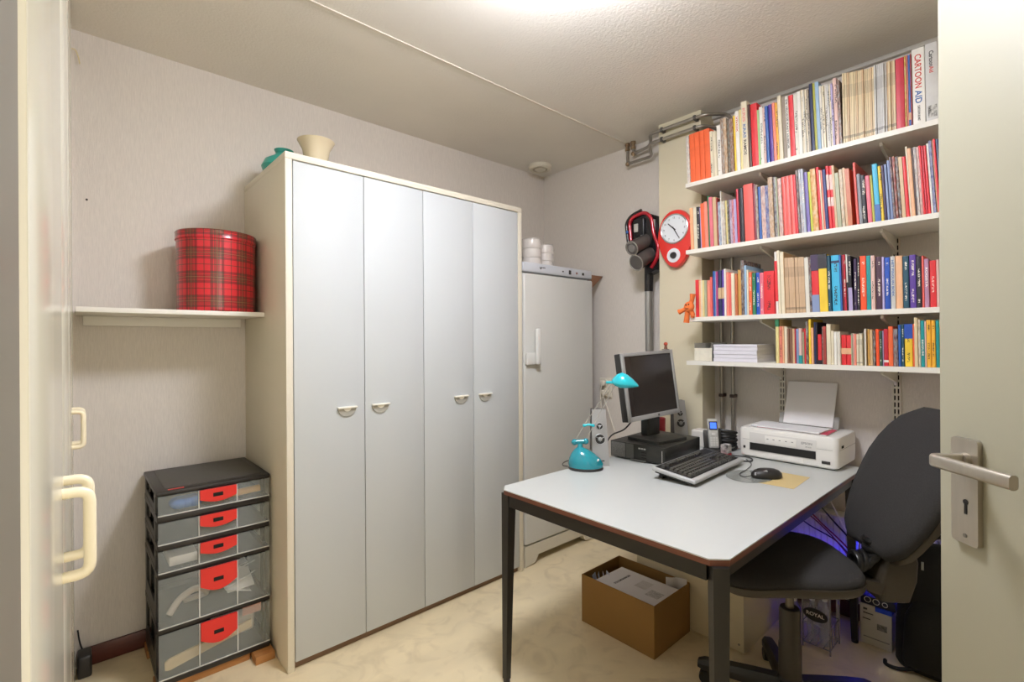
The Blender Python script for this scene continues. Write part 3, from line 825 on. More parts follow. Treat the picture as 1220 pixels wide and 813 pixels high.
# ---- the books: left edge (mm along the wall), thickness, height, lean, colour, kind, print
BOOKS = {
    1: '''
1273.0 15.8 250 0.035 white booklet M
1256.8 27.6 255 0.035 orange paperback 
1228.8 26.6 256 0.035 orange paperback 
1201.8 24.6 256 0.035 orange paperback 
1176.8 27.8 257 0.035 orange paperback 
1147.0 15.8 234 0.035 cream paperback D
1130.8 16.6 229 0.035 cream paperback 
1113.8 21.6 255 0.035 white paperback D
1091.8 14.6 281 0.035 greybrown magazine M
1076.8 15.6 277 0.035 tan magazine M
1060.8 12.6 272 0.035 darkgreen magazine M
1047.8 16.6 265 0.035 brown magazine M
1030.8 10.6 275 0.035 yellow paperback 
1019.8 18.6 292 0.035 white paperback R
1000.8 11.6 294 0.035 paleyellow paperback 
988.8 27.6 325 0.035 cream hardback T1
960.8 10.8 304 0.035 darkbrown paperback 
949.0 30.8 301 0.035 red paperback 
917.8 8.6 263 0.035 palegreen magazine 
908.8 14.6 275 0.035 white magazine D
893.8 9.8 266 0.035 palepink magazine D
881.0 12.8 266 0.040 blue paperback 
867.8 15.6 270 0.040 purple paperback 
851.8 13.6 272 0.040 salmon paperback 
837.8 10.6 267 0.040 orangeyellow paperback D
826.8 16.6 292 0.040 cream paperback 
809.8 13.6 284 0.040 greybrown magazine 
795.8 13.6 279 0.040 white paperback T2
781.8 19.6 280 0.040 red paperback 
761.8 14.6 279 0.040 offwhite magazine D
746.8 13.6 285 0.040 white magazine 
732.8 8.6 287 0.040 cream magazine D
723.8 6.6 284 0.040 offwhite magazine D
716.8 7.6 282 0.040 cream magazine D
708.8 8.6 280 0.040 greybrown magazine D
699.8 13.6 301 0.040 navy hardback 
685.8 10.6 298 0.040 olive paperback 
674.8 14.6 296 0.040 lightblue paperback 
659.8 8.6 274 0.040 offwhite magazine D
650.8 8.6 271 0.040 cream magazine D
641.8 8.6 271 0.040 offwhite magazine D
632.8 7.6 269 0.040 lightgrey magazine D
624.8 6.6 268 0.040 cream magazine D
617.8 7.6 268 0.040 lavender magazine D
609.8 14.6 287 0.040 palepink hardback D
594.8 9.8 273 0.040 darkbrown magazine M
582.0 6.8 294 0.014 beige magazine K
574.8 8.6 293 0.014 beige magazine K
565.8 7.6 291 0.014 tan magazine K
557.8 6.6 290 0.014 beige magazine K
550.8 7.6 288 0.014 beige magazine K
542.8 6.6 287 0.014 beige magazine K
535.8 6.6 287 0.014 tan magazine K
528.8 6.6 285 0.014 beige magazine K
521.8 6.6 283 0.014 beige magazine K
514.8 6.6 283 0.014 tan magazine K
507.8 5.6 281 0.014 beige magazine K
501.8 6.6 281 0.014 beige magazine K
494.8 6.6 279 0.014 beige magazine K
487.8 6.6 279 0.014 tan magazine K
480.8 6.6 279 0.014 beige magazine K
473.8 6.6 283 0.014 lightgrey magazine K
466.8 5.6 282 0.014 lightgrey magazine K
460.8 6.6 281 0.014 lightgrey magazine K
453.8 5.6 281 0.014 lightgrey magazine K
447.8 6.6 280 0.014 lightgrey magazine K
440.8 6.6 279 0.014 lightgrey magazine K
433.8 5.6 280 0.014 tan magazine K
427.8 6.6 278 0.014 beige magazine K
420.8 6.6 277 0.014 tan magazine K
413.8 7.8 275 0.014 beige magazine K
405.0 26.8 275 0.014 crimson hardback 
377.8 4.6 278 0.014 yellow paperback M
372.8 4.6 279 0.014 salmon paperback 
367.8 7.6 278 0.014 blue paperback B0.1-0.2=tan
359.8 2.8 277 0.014 brick booklet 
356.0 38.0 291 0.014 white binder T3
316.0 36.8 291 0.014 lightgrey binder T4
278.8 13.8 279 0.014 red hardback 
264.0 13.0 273 0.014 cream hardback 
''',
    2: '''
1261.0 17.8 219 0.035 paleorange paperback 
1242.8 20.6 216 0.035 cream paperback 
1221.8 15.6 217 0.035 black paperback L
1205.8 6.6 212 0.035 lavender booklet 
1198.8 18.6 230 0.035 orange paperback 
1179.8 18.6 234 0.035 salmon paperback 
1160.8 7.6 261 0.035 green booklet 
1152.8 17.6 251 0.035 pink paperback 
1134.8 18.6 247 0.035 tan paperback 
1115.8 5.6 242 0.035 brick booklet 
1109.8 15.6 219 0.035 lightblue magazine M
1093.8 5.6 269 0.035 offwhite folder 
1087.8 14.6 217 0.035 offwhite magazine M
1072.8 9.6 219 0.035 paleyellow magazine 
1062.8 8.6 216 0.035 darkgreen booklet M
1053.8 11.6 219 0.035 lavender magazine M
1041.8 11.6 217 0.035 pink magazine M
1029.8 11.6 216 0.035 lavender magazine 
1017.8 10.8 262 0.035 crimson paperback 
1006.0 20.0 263 0.035 black binder 
984.0 43.8 274 0.035 coral binder 
939.8 10.6 267 0.035 maroon paperback 
928.8 10.6 262 0.035 greybrown magazine M
917.8 11.6 248 0.035 blue paperback 
905.8 19.6 250 0.035 palepink magazine M
885.8 14.6 247 0.035 blue magazine M
870.8 19.6 281 0.037 tan magazine M
850.8 13.6 278 0.038 darkteal paperback M
836.8 6.6 274 0.040 greygreen magazine 
829.8 16.6 265 0.041 palepink paperback M
812.8 14.6 269 0.043 coral paperback 
797.8 17.6 268 0.044 coral paperback 
779.8 16.6 268 0.046 coral paperback 
762.8 11.6 265 0.047 red paperback 
750.8 8.6 284 0.049 black magazine M
741.8 10.6 285 0.050 silver paperback M
730.8 11.6 283 0.051 silver paperback L
718.8 14.6 266 0.053 violet paperback 
703.8 10.6 264 0.054 lime paperback 
692.8 21.6 272 0.055 orangeyellow paperback M
670.8 10.6 277 0.055 red paperback 
659.8 5.6 261 0.055 cream booklet 
653.8 6.6 259 0.055 salmon paperback 
646.8 11.6 259 0.055 darkblue paperback 
634.8 11.6 272 0.055 red paperback W
622.8 11.6 269 0.055 red paperback W
610.8 8.6 267 0.055 tan magazine 
601.8 13.6 232 0.055 greygreen magazine 
587.8 11.6 245 0.055 beige magazine M
575.8 9.6 249 0.055 tan magazine 
565.8 15.8 241 0.055 rust magazine 
537.0 8.8 259 0.055 coral hardback 
527.8 12.6 209 0.055 grey paperback 
514.8 14.8 199 0.055 black paperback L
499.0 15.8 193 0.055 pink paperback 
482.8 8.6 192 0.055 olive paperback 
473.8 17.6 234 0.055 skyblue hardback B0.0-0.3=blue
455.8 10.6 222 0.055 yellow paperback D
444.8 9.6 221 0.055 darkpurple paperback 
434.8 8.6 223 0.055 bluegrey paperback 
425.8 9.6 237 0.055 bluegrey paperback 
415.8 6.6 247 0.055 darkpurple paperback M
408.8 8.6 247 0.055 brick paperback M
399.8 10.6 245 0.055 black paperback M
388.8 11.6 240 0.055 tan magazine 
376.8 10.6 237 0.055 red paperback 
365.8 5.6 275 0.055 cream booklet 
359.8 11.6 264 0.055 peach paperback 
347.8 4.6 261 0.055 darkbrown booklet 
342.8 8.6 265 0.055 lightgrey magazine M
333.8 7.6 264 0.055 palepink magazine M
325.8 6.6 264 0.055 red paperback 
318.8 6.6 262 0.055 crimson paperback 
311.8 7.6 261 0.055 red paperback 
303.8 6.6 268 0.055 white magazine 
296.8 8.6 275 0.055 blue magazine M
287.8 3.6 274 0.055 tan booklet 
283.8 6.8 277 0.055 red paperback 
276.0 9.0 274 0.055 navy paperback 
''',
    3: '''
1235.0 16.8 192 0.012 red paperback 
1217.8 11.6 188 0.012 paleorange paperback 
1205.8 9.6 187 0.012 cream paperback 
1195.8 10.6 186 0.012 paleyellow paperback 
1184.8 12.6 185 0.012 greygreen paperback 
1171.8 16.6 184 0.012 salmon paperback 
1154.8 11.6 199 0.012 coral paperback 
1142.8 11.6 227 0.012 blue paperback 
1130.8 4.6 226 0.012 lightblue booklet 
1125.8 11.8 223 0.012 magenta paperback 
1113.0 15.8 227 0.012 navy paperback B0.38-0.62=tan
1096.8 10.6 228 0.012 purple paperback B0.38-0.62=tan
1085.8 9.6 232 0.012 white paperback 
1075.8 13.6 215 0.012 salmon paperback 
1061.8 12.6 207 0.012 coral paperback 
1048.8 16.6 206 0.012 cream paperback 
1031.8 12.6 202 0.012 rust paperback 
1018.8 16.6 219 0.012 ochre paperback 
1001.8 14.6 263 0.012 charcoal hardback M
986.8 10.6 237 0.012 lightblue paperback 
975.8 8.6 215 0.012 cream paperback 
966.8 14.8 202 0.012 orange paperback L
951.0 15.8 197 0.012 green paperback L
934.8 17.8 198 0.012 royalblue paperback L
916.0 17.8 194 0.012 pink paperback L
897.8 45.8 198 0.012 red hardback D
849.0 10.8 284 0.027 white paperback B0.2-0.85=red
837.8 11.6 289 0.029 cream paperback 
825.8 15.6 280 0.030 cream paperback 
809.8 2.6 276 0.030 tan booklet 
806.8 15.6 251 0.030 kraft magazine K
790.8 14.6 250 0.030 kraft magazine K
775.8 11.6 248 0.030 kraft magazine K
763.8 12.6 248 0.030 kraft magazine K
750.8 12.6 247 0.030 kraft magazine K
737.8 11.6 246 0.030 kraft magazine K
725.8 16.8 241 0.030 offwhite paperback 
708.0 8.8 237 0.030 black booklet M
698.8 27.6 249 0.030 red hardback B0.0-0.3=bluegrey B0.72-1.0=darkpurple
670.8 31.8 247 0.030 yellow hardback B0.75-1.0=black
638.0 12.0 238 0.030 darkteal paperback L
624.0 29.8 237 0.030 skyblue hardback D B0.86-0.9=navy
593.8 6.6 235 0.030 blue booklet 
586.8 7.6 234 0.030 maroon paperback 
578.8 6.6 234 0.030 crimson paperback L
571.8 5.6 236 0.030 white paperback B0.0-0.5=black
565.8 12.8 227 0.030 black paperback L B0.0-0.42=lavender
549.0 11.8 213 0.012 darkpurple paperback L
536.8 8.8 219 0.012 black paperback L
527.0 21.8 221 0.012 vermilion hardback L
504.8 14.8 219 0.012 teal paperback 
489.0 14.0 217 0.012 palepink paperback D
474.0 20.8 211 0.012 plum hardback L
452.8 7.6 208 0.012 lavender paperback 
444.8 17.6 204 0.012 royalblue paperback L
426.8 15.8 206 0.012 lightgrey paperback T
410.0 21.8 206 0.012 peach hardback 
387.8 18.6 201 0.012 darkteal paperback L
368.8 20.6 204 0.012 purple hardback L
347.8 16.6 196 0.012 black paperback L
330.8 6.6 196 0.012 coral paperback 
323.8 13.8 183 0.012 mauve paperback T5
309.0 19.0 175 0.012 red paperback L
289.0 8.0 177 0.012 palepink paperback 
280.0 8.0 179 0.012 navy paperback 
''',
    4: '''
849.0 15.0 200 0.012 paleyellow hardback B0.83-1.0=green
832.0 10.8 167 0.012 salmon paperback D
820.8 6.6 168 0.012 peach paperback 
813.8 12.6 166 0.012 cream paperback 
800.8 9.6 157 0.012 brown paperback 
790.8 9.6 157 0.012 brown paperback 
780.8 9.6 156 0.012 tan paperback 
770.8 4.6 155 0.012 crimson booklet 
765.8 12.6 154 0.012 bluegrey paperback 
752.8 12.6 156 0.012 palepink paperback B0.0-0.24=teal
739.8 6.6 140 0.012 greygreen paperback 
732.8 6.8 156 0.012 red paperback 
725.0 10.8 185 0.012 black paperback M
713.8 9.6 196 0.012 yellow paperback 
703.8 8.8 158 0.012 paleorange paperback 
694.0 6.8 182 0.012 navy paperback 
686.8 6.6 181 0.012 black paperback 
679.8 14.8 129 0.012 red paperback B0.0-0.14=black
664.0 4.8 161 0.012 black paperback M
658.8 11.8 163 0.012 brick paperback 
646.0 16.8 172 0.012 cream hardback 
628.8 9.6 143 0.012 cream paperback 
618.8 10.6 139 0.012 white paperback 
607.8 12.8 139 0.012 offwhite paperback 
594.0 17.8 125 0.012 red hardback B0.36-0.56=peach
575.8 17.6 124 0.012 red hardback B0.36-0.56=peach
557.8 5.1 131 0.012 greygreen paperback 
552.3 4.1 130 0.012 palepink paperback 
547.8 7.6 129 0.012 salmon paperback 
539.8 8.6 128 0.012 cream paperback K
530.8 11.8 130 0.012 cream paperback K
513.0 6.0 149 0.012 offwhite booklet 
502.0 7.8 147 0.012 ochre paperback 
493.8 8.8 145 0.012 tan paperback 
484.0 8.8 141 0.012 black paperback M
474.8 11.6 147 0.012 vermilion paperback 
462.8 8.8 139 0.012 darkgreen paperback L
453.0 2.8 140 0.012 lavender booklet 
449.8 14.6 147 0.012 crimson paperback B0.1-0.16=white
434.8 15.6 157 0.012 orange paperback 
418.8 14.8 146 0.012 darkpurple paperback M
403.0 8.8 161 0.012 blue paperback 
393.8 8.8 163 0.012 darkteal paperback L
384.0 23.8 164 0.012 yellow hardback D B0.66-1.0=royalblue
359.8 4.6 163 0.012 orange paperback 
354.8 10.6 188 0.012 beige paperback 
343.8 7.6 181 0.012 cream paperback M
335.8 11.6 176 0.012 teal paperback T6
323.8 4.6 174 0.012 palepink booklet 
318.8 13.6 177 0.012 orangeyellow paperback D
304.8 11.8 176 0.012 orangeyellow paperback D
292.0 10.0 176 0.012 teal paperback 
281.0 9.0 176 0.012 yellow paperback 
''',
}
HEX = dict(beige='#e0cda4', black='#26232a', blue='#2f5fa8', bluegrey='#8494b8', brick='#a3433c', brown='#8a6450', charcoal='#3b3a40',
           coral='#e4645c', cream='#e3d8bd', crimson='#c3263a', darkblue='#2e3a76', darkbrown='#4a3029', darkgreen='#33503f', darkpurple='#3d2a4c',
           darkteal='#1f4a5c', green='#2f7a55', grey='#8b8d94', greybrown='#9a8c7c', greygreen='#a9ad8e', kraft='#cbac8a', lavender='#b3a6cf',
           lightblue='#9dbcd8', lightgrey='#cfcdc9', lime='#c3c83f', magenta='#a83a76', maroon='#7e2a3c', mauve='#b98aa8', navy='#2a3358',
           ochre='#c99b50', offwhite='#dfdacd', olive='#b3b04a', orange='#ee6a3c', orangeyellow='#eeb03a', palegreen='#a9cf8f', paleorange='#ecb083',
           palepink='#e0bcb2', paleyellow='#e4d493', peach='#eab58c', pink='#dd6f80', plum='#4b2c40', purple='#5a3a94', red='#dc3138', royalblue='#2450b0',
           rust='#bf6a42', salmon='#ea8a76', silver='#b9c0cb', skyblue='#3fb2d8', tan='#cfb088', teal='#1f9496', vermilion='#f0542a', violet='#7a6aac',
           white='#efebe2', yellow='#efc93a')
WORDS = dict(greybrown='grey brown', darkgreen='dark green', paleyellow='pale yellow', palegreen='pale green', palepink='pale pink', orangeyellow='amber',
             offwhite='off-white', lightblue='light blue', lightgrey='light grey', paleorange='pale orange', greygreen='grey green', darkteal='dark teal',
             skyblue='sky blue', darkpurple='dark purple', bluegrey='blue grey', darkblue='dark blue', darkbrown='dark brown', royalblue='royal blue', kraft='kraft brown')
COVER = {c: cover_material('cover_' + n_, c) for c, n_ in (('P', 'plain'), ('L', 'pale_print'), ('D', 'dark_print'), ('M', 'picture_print'), ('K', 'magazine_print'))}
BANDM = cover_material('cover_band', 'P')
pages_m = mat('book_pages', '#e2d8c2', 0.85, noise=0.06, nscale=4, stretch=(1, 160, 1))
ink_dark = mat('ink_dark', '#33302e', 0.6)
ink_red = mat('ink_red', '#c8443c', 0.6)
ink_pink = mat('ink_pink', '#e08a80', 0.6)
ink_blue = mat('ink_blue', '#2f63a0', 0.6)
ink_white = mat('ink_white', '#f0ece4', 0.6)
ink_grey = mat('ink_grey', '#8c8a88', 0.6)


def ordinal(n):
    return '%d%s' % (n, 'th' if 10 <= n % 100 <= 20 else {1: 'st', 2: 'nd', 3: 'rd'}.get(n % 10, 'th'))


def make_book(y0, w, h, lean, color, kind, opts, shelf, idx, prevc, rnd):
    depth = 0.13 if h < 0.19 else (0.165 if h < 0.235 else (0.205 if h < 0.29 else 0.225))
    if kind in ('binder', 'folder'):
        depth = 0.235
    x0 = 2.388 + rnd.uniform(-0.004, 0.006)
    mode = 'P'
    for o_ in opts:
        if o_ in 'LDMK':
            mode = o_
    # frame: x into the shelf, y towards the left end, z up; origin at the base of the right spine edge
    S = Matrix(((1, 0, 0, 0), (0, 1, lean, 0), (0, 0, 1, 0), (0, 0, 0, 1)))
    ct = min(0.0022, w * 0.18)
    mb = MB()
    if kind in ('magazine', 'booklet', 'folder') or w < 0.006:
        mb.box(0, depth, 0, w, 0, h, min(0.0008, w * .2), 1)
        has_pages = False
    else:
        rb = min(w * 0.28, 0.0035)
        mb.prism([(depth, 0), (depth, ct), (ct * 2, ct), (ct * 2, w - ct), (depth, w - ct), (depth, w), (rb, w), (rb * .3, w - rb * .35), (0, w * .6), (0, w * .4), (rb * .3, rb * .35), (rb, 0)], 0, h, 'z')
        has_pages = True
    b = mb.build('magazine' if kind == 'magazine' else ('binder' if kind == 'binder' else 'book'), COVER[mode], None, M=S, color=HEX[color], angle=40)
    b.location = (x0, y0 - w, SHELF[shelf])
    if has_pages:
        q = MB().box(ct * 2 + .0003, depth - 0.004, ct + .0002, w - ct - .0002, 0.002, h - 0.003).build('pages', pages_m, b, M=S, angle=0)
    for o_ in opts:
        if o_.startswith('B') and '=' in o_:
            rng, c = o_[1:].split('=')
            a, z = [float(v) for v in rng.split('-')]
            MB().box(-0.0006, 0.010, -0.0003, w + 0.0003, h * a, h * z).build('spine_band', BANDM, b, M=S, color=HEX[c], angle=0)
    T = lambda z, yy=None: S @ frame_M((-0.0005, w * .5 if yy is None else yy, z), (0, 0, -1), (0, -1, 0))
    if 'T1' in opts:
        text_mesh('KRIS', T(h * .80), ink_pink, b, width=h * .20, height=w * .45)
        text_mesh('KRAS', T(h * .56), ink_blue, b, width=h * .20, height=w * .45)
        text_mesh('RAMOS', T(h * .32), ink_dark, b, width=h * .22, height=w * .45)
    if 'T2' in opts:
        text_mesh('DE VROEGE KAST HUMOR', T(h * .55), ink_dark, b, width=h * .8, height=w * .5)
    if 'T3' in opts:
        text_mesh('CARTOON', T(h * .70), ink_red, b, width=h * .44, height=w * .52)
        text_mesh('AID', T(h * .365), ink_blue, b, width=h * .17, height=w * .52)
        text_mesh('CARTOON KUNST', T(h * .15), ink_dark, b, width=h * .2, height=w * .2)
    if 'T4' in opts:
        text_mesh('Cartoon', T(h * .80), ink_dark, b, width=h * .2, height=w * .36)
        text_mesh('Aid', T(h * .66), ink_red, b, width=h * .08, height=w * .34)
        MB().box(-0.0005, 0.001, w * .15, w * .85, h * .05, h * .2).build('doodle_patch', mat('doodle_print', '#bdbab4', 0.7, noise=.9, nscale=90), b, M=S, angle=0)
    if 'T5' in opts:
        text_mesh('ROGISTA', T(h * .62), ink_white, b, width=h * .4, height=w * .5)
    if 'T6' in opts:
        text_mesh('BEGUM', T(h * .42), ink_white, b, width=h * .34, height=w * .42)
    if 'T' in opts:
        text_mesh('HET PINGUIN BOEK', T(h * .58), ink_blue, b, width=h * .7, height=w * .45)
    if 'R' in opts:
        text_mesh('VIVOX', T(h * .78), ink_red, b, width=h * .26, height=w * .45)
    if 'W' in opts:
        for k, (a, z) in enumerate(((.62, .86), (.36, .50))):
            for j in range(3):
                yy = w * (.2 + .3 * j)
                MB().box(-0.0006, 0.001, yy - w * .1, yy + w * .1, h * a, h * z).build('title_plate', ink_white, b, M=S, angle=0)
    size = 'thick' if w > 0.024 else ('thin' if w < 0.012 else '')
    tall = 'tall' if h > (0.29, 0.25, 0.235, 0.175)[shelf - 1] else ''
    print_ = {'L': 'with pale title', 'D': 'with dark print', 'M': 'with picture spine', 'K': 'with worn spine', 'P': ''}[mode]
    words = [x for x in (tall or size, WORDS.get(color, color), kind, print_) if x]
    lab = ' '.join(words) + ', %s from left on the %s bookshelf' % (ordinal(idx), SNAME[shelf])
    if prevc:
        lab += ', after a %s one' % WORDS.get(prevc, prevc)
    if len(lab.split()) > 16:
        lab = lab.split(', after')[0]
    tag(b, lab, 'magazine' if kind == 'magazine' else ('binder' if kind == 'binder' else 'book'), 'books on the %s bookshelf' % SNAME[shelf])
    return b


rnd = random.Random(3)
for shelf, txt in BOOKS.items():
    prevc = None
    for i, line in enumerate(txt.strip().splitlines()):
        p = line.split()
        y0, w, h, lean = [float(v) for v in p[:4]]
        make_book(y0 / 1000, max(0.003, w / 1000), h / 1000, lean, p[4], p[5], p[6:], shelf, i + 1, prevc, rnd)
        prevc = p[4]

# ---- card box and packs of paper on the lowest bookshelf
zb = SHELF[4]
cb = thing('card_box', 'grey card tray of white index cards at the left end of the lowest bookshelf', 'card box', (2.45, 1.20, zb))
clr = mat('grey_clear_plastic', '#b4b2ad', 0.2, alpha=0.55)
tr = MB().box(2.392, 2.56, 1.149, 1.243, zb, zb + 0.003)
tr.box(2.392, 2.56, 1.240, 1.243, zb + .0031, zb + 0.092)
tr.box(2.392, 2.56, 1.149, 1.152, zb + .0031, zb + 0.092)
tr.box(2.557, 2.56, 1.1525, 1.2395, zb + .0031, zb + 0.092)
tr.build('tray', clr, cb, angle=0)
MB().box(2.390, 2.392, 1.150, 1.242, zb + .001, zb + 0.066).build('front_label', mat('card_front', '#e2dcca', 0.7, noise=.08, nscale=50), cb)
MB().box(2.396, 2.50, 1.155, 1.237, zb + .0035, zb + 0.060, M=None).build('cards', mat('index_cards', '#e8e3d6', 0.8, noise=.1, nscale=3, stretch=(120, 1, 1)), cb)
paper_st = mat('ream_paper', '#e0dde4', 0.7, noise=0.10, nscale=3, stretch=(1, 1, 160))
z = zb
for k, t in enumerate((0.018, 0.018, 0.019, 0.018, 0.012)):
    MBk = MB().box(2.384 + .002 * (k % 2), 2.60, 0.929 + .001 * (k % 3), 1.139 - .001 * (k % 2), z + .0002, z + t - .0006, 0.0006, 1)
    tag(MBk.build('paper_pack', paper_st), 'pack of white paper, %s of the flat stack on the lowest bookshelf' % ('bottom one', 'second from below', 'middle one', 'fourth from below', 'topmost')[k],
        'paper', 'packs of paper on the lowest bookshelf')
    z += t

# ---- orange soft toy at the left end of the third bookshelf
oz = SHELF[3]
toy_m = mat('orange_plush', '#e8783a', 0.85, noise=.1, nscale=60)
toy = thing('soft_toy', 'small orange soft toy with raised arm at left end of third bookshelf', 'toy', (2.372, 1.262, oz))
tbm = MB()
tbm.ball((2.352, 1.250, oz + 0.052), 0.027, 0.8, 1.0, 1.05)
tbm.tube([(2.360, 1.248, oz + 0.06), (2.356, 1.236, oz + 0.09), (2.356, 1.232, oz + 0.118)], [0.012, 0.011, 0.0145], 10)
tbm.tube([(2.356, 1.265, oz + 0.045), (2.350, 1.288, oz + 0.035), (2.348, 1.305, oz + 0.028)], [0.012, 0.011, 0.0145], 10)
tbm.tube([(2.358, 1.246, oz + 0.035), (2.366, 1.238, oz + 0.012), (2.360, 1.236, oz + 0.0)], [0.014, 0.012, 0.010], 10)
tbm.tube([(2.358, 1.260, oz + 0.035), (2.362, 1.268, oz + 0.0), (2.360, 1.270, oz - 0.028)], [0.014, 0.013, 0.015], 10)
tbm.build('body', toy_m, toy, angle=60)
MB().ball((2.333, 1.257, oz + 0.062), 0.0042).ball((2.333, 1.243, oz + 0.064), 0.0042).build('eyes', darkhole, toy)
MB().tube([(2.331, 1.258, oz + 0.046), (2.329, 1.251, oz + 0.041), (2.331, 1.243, oz + 0.045)], 0.0014, 6).build('mouth', darkhole, toy)

# ================================================================ heating pipes
pipe_m = mat('steel_pipe', '#aaa59c', 0.28, metal=0.8, noise=.08, nscale=20)
brass = mat('old_brass', '#9a8468', 0.35, metal=0.7)
PX = 2.522
def pipe(name, pts, lab, r=0.0095, fr=0.03):
    o = thing(name, lab, 'pipe', tuple(pts[0]), group='steel heating pipes')
    MB().tube(fillet_path(pts, fr, 6), r, 12).build('tube', pipe_m, o, angle=60)
    return o
p1 = pipe('heating_pipe', [(2.640, 1.815, H), (2.640, 1.815, 2.424), (2.640, 1.640, 2.424), (PX, 1.585, 2.452), (PX, 1.262, 2.452), (2.60, 1.228, 2.452), (2.665, 1.228, 2.452), (2.665, 1.228, 0.52)],
          'lower steel heating pipe around the column, elbow hanging lowest')
p2 = pipe('heating_pipe', [(2.640, 1.772, H), (2.640, 1.772, 2.478), (2.640, 1.655, 2.490), (2.60, 1.62, 2.507), (PX, 1.58, 2.507), (PX, 1.245, 2.507), (2.60, 1.168, 2.507), (2.668, 1.168, 2.507), (2.668, 1.168, 0.52)],
          'upper steel heating pipe around the column, close under the ceiling')
for o, x, y, z1 in ((p1, 2.64, 1.815, 2.424), (p2, 2.64, 1.772, 2.478)):
    MB().lathe([(0.017, H - 0.002), (0.017, H - 0.016), (0.012, H - 0.018), (0.012, H - 0.035), (0.016, H - 0.037), (0.016, H - 0.048), (0.010, H - 0.05)], 8, Matrix.Translation((x, y, 0)), True, True).build('nut', brass, o)
    MB().ball((x, y, z1), 0.0145, n=12, m=8).build('elbow', brass, o)
for yy in (1.50, 1.30):
    for o, zc in ((p1, 2.452), (p2, 2.507)):
        MB().box(PX - 0.0125, 2.554, yy - 0.008, yy + 0.008, zc - 0.0125, zc + 0.0125, 0.004).build('clip', mat('clip_grey', '#55524d', 0.5), o)
for o, yy in ((p1, 1.228), (p2, 1.168)):
    MB().box(2.652, 2.699, yy - 0.0125, yy + 0.0125, 0.985, 1.003, 0.004).build('clip', mat('clip_dark', '#4a3a34', 0.5), o)

# ================================================================ clock
ck = thing('wall_clock', 'red pear-shaped wall clock with white dial on the cream column', 'clock', (2.54, 1.425, 1.71))
cyc, czc = 1.424, 1.925
out = []
for j in range(48):
    a = 2 * PI * j / 48
    t = (1 + math.sin(a)) / 2
    zc = 1.871 + 0.162 * math.sin(a)
    wdt = 0.078 + 0.030 * max(0, math.sin(PI * min(1, max(0, (zc - 1.70) / 0.42)))) ** 1.2
    if zc > czc:
        wdt = 0.108
    out.append((cyc + wdt * math.copysign(abs(math.cos(a)) ** 0.85, math.cos(a)), zc))
ring_ = lambda s, x: [(x, cyc + (p[0] - cyc) * s, 1.871 + (p[1] - 1.871) * s) for p in out]
MB().loft([ring_(0.97, 2.5545), ring_(1.0, 2.548), ring_(1.0, 2.528), ring_(0.97, 2.520), ring_(0.90, 2.517)]).build('case', mat('clock_red', '#dc2f28', 0.3, coat=.4), ck)
XD = 2.517
MB().ring((XD - 0.001, cyc, czc), (1, 0, 0), 0.0805, 0.005, 40, 8).build('bezel', mat('chrome', '#c9c9c9', 0.15, metal=0.9), ck)
dial = MB().cyl((XD + .002, cyc, czc), (XD - 0.002, cyc, czc), 0.079, n=48).build('dial', mat('dial_white', '#e4e8ec', 0.35), ck)
for hnum in range(1, 13):
    a = PI / 2 - hnum * PI / 6
    text_mesh(str(hnum), frame_M((XD - 0.0023, cyc - 0.063 * math.cos(a), czc + 0.063 * math.sin(a)), (0, -1, 0), (0, 0, 1)), ink_grey, dial, name='numeral', height=0.011)
def hand(L, w, ang, xx, nm):
    a = PI / 2 - ang
    d = Vector((0, -math.cos(a), math.sin(a)))
    s = Vector((0, math.sin(a), math.cos(a)))
    c = Vector((xx, cyc, czc))
    pts = [c - d * .012 + s * w, c + d * L + s * w * .6, c + d * L - s * w * .6, c - d * .012 - s * w]
    MB().prism([(p.y, p.z) for p in pts], xx, xx - 0.0012, 'x').build(nm, blk, dial)
hand(0.050, 0.0038, 2 * PI * (10.42 / 12), XD - 0.0035, 'hour_hand')
hand(0.064, 0.0030, 2 * PI * (25.0 / 60), XD - 0.0055, 'minute_hand')
lowd = MB().cyl((XD + .002, cyc + .004, 1.776), (XD - 0.0035, cyc + .004, 1.776), 0.040, n=36).build('lower_dial', mat('dial_white', '#e4e8ec', 0.35), ck)
MB().cyl((XD - .0034, cyc + .004, 1.776), (XD - 0.012, cyc + .004, 1.776), 0.019, 0.017, 24).build('knob', blk, lowd)

# ================================================================ cordless vacuum on its wall dock
vc = thing('vacuum_cleaner', 'red and black cordless stick vacuum hanging on the wall beside the clock', 'vacuum', (2.62, 1.66, 0.62))
vred = mat('metallic_red', '#b5172a', 0.22, metal=0.25, coat=.6)
vblk = mat('gloss_black', '#1d1b1e', 0.25)
vgrey = mat('smoked_clear', '#57524f', 0.16, noise=.15, nscale=14)
MB().box(2.66, 2.699, 1.585, 1.665, 1.72, 1.98, 0.012, 3).build('wall_dock', vblk, vc)
MB().prism([(1.640, 1.70), (1.580, 1.72), (1.552, 1.80), (1.556, 1.95), (1.585, 2.045), (1.63, 2.065), (1.665, 2.05), (1.665, 1.78)], 2.585, 2.658, 'x').build('motor_body', vblk, vc)
hl = fillet_path([(2.555, 1.735, 1.915), (2.555, 1.745, 2.02), (2.555, 1.725, 2.052), (2.56, 1.64, 2.072), (2.57, 1.60, 2.03), (2.575, 1.590, 1.93), (2.575, 1.555, 1.85), (2.575, 1.570, 1.78), (2.58, 1.610, 1.735)], 0.03, 5)
MB().tube(hl, [0.0115] * len(hl), 10).build('red_frame', vred, vc, angle=60)
gp = fillet_path([(2.552, 1.752, 1.90), (2.552, 1.768, 2.02), (2.552, 1.735, 2.062), (2.558, 1.66, 2.085)], 0.025, 5)
MB().tube(gp, 0.010, 10).build('grip', vblk, vc, angle=60)
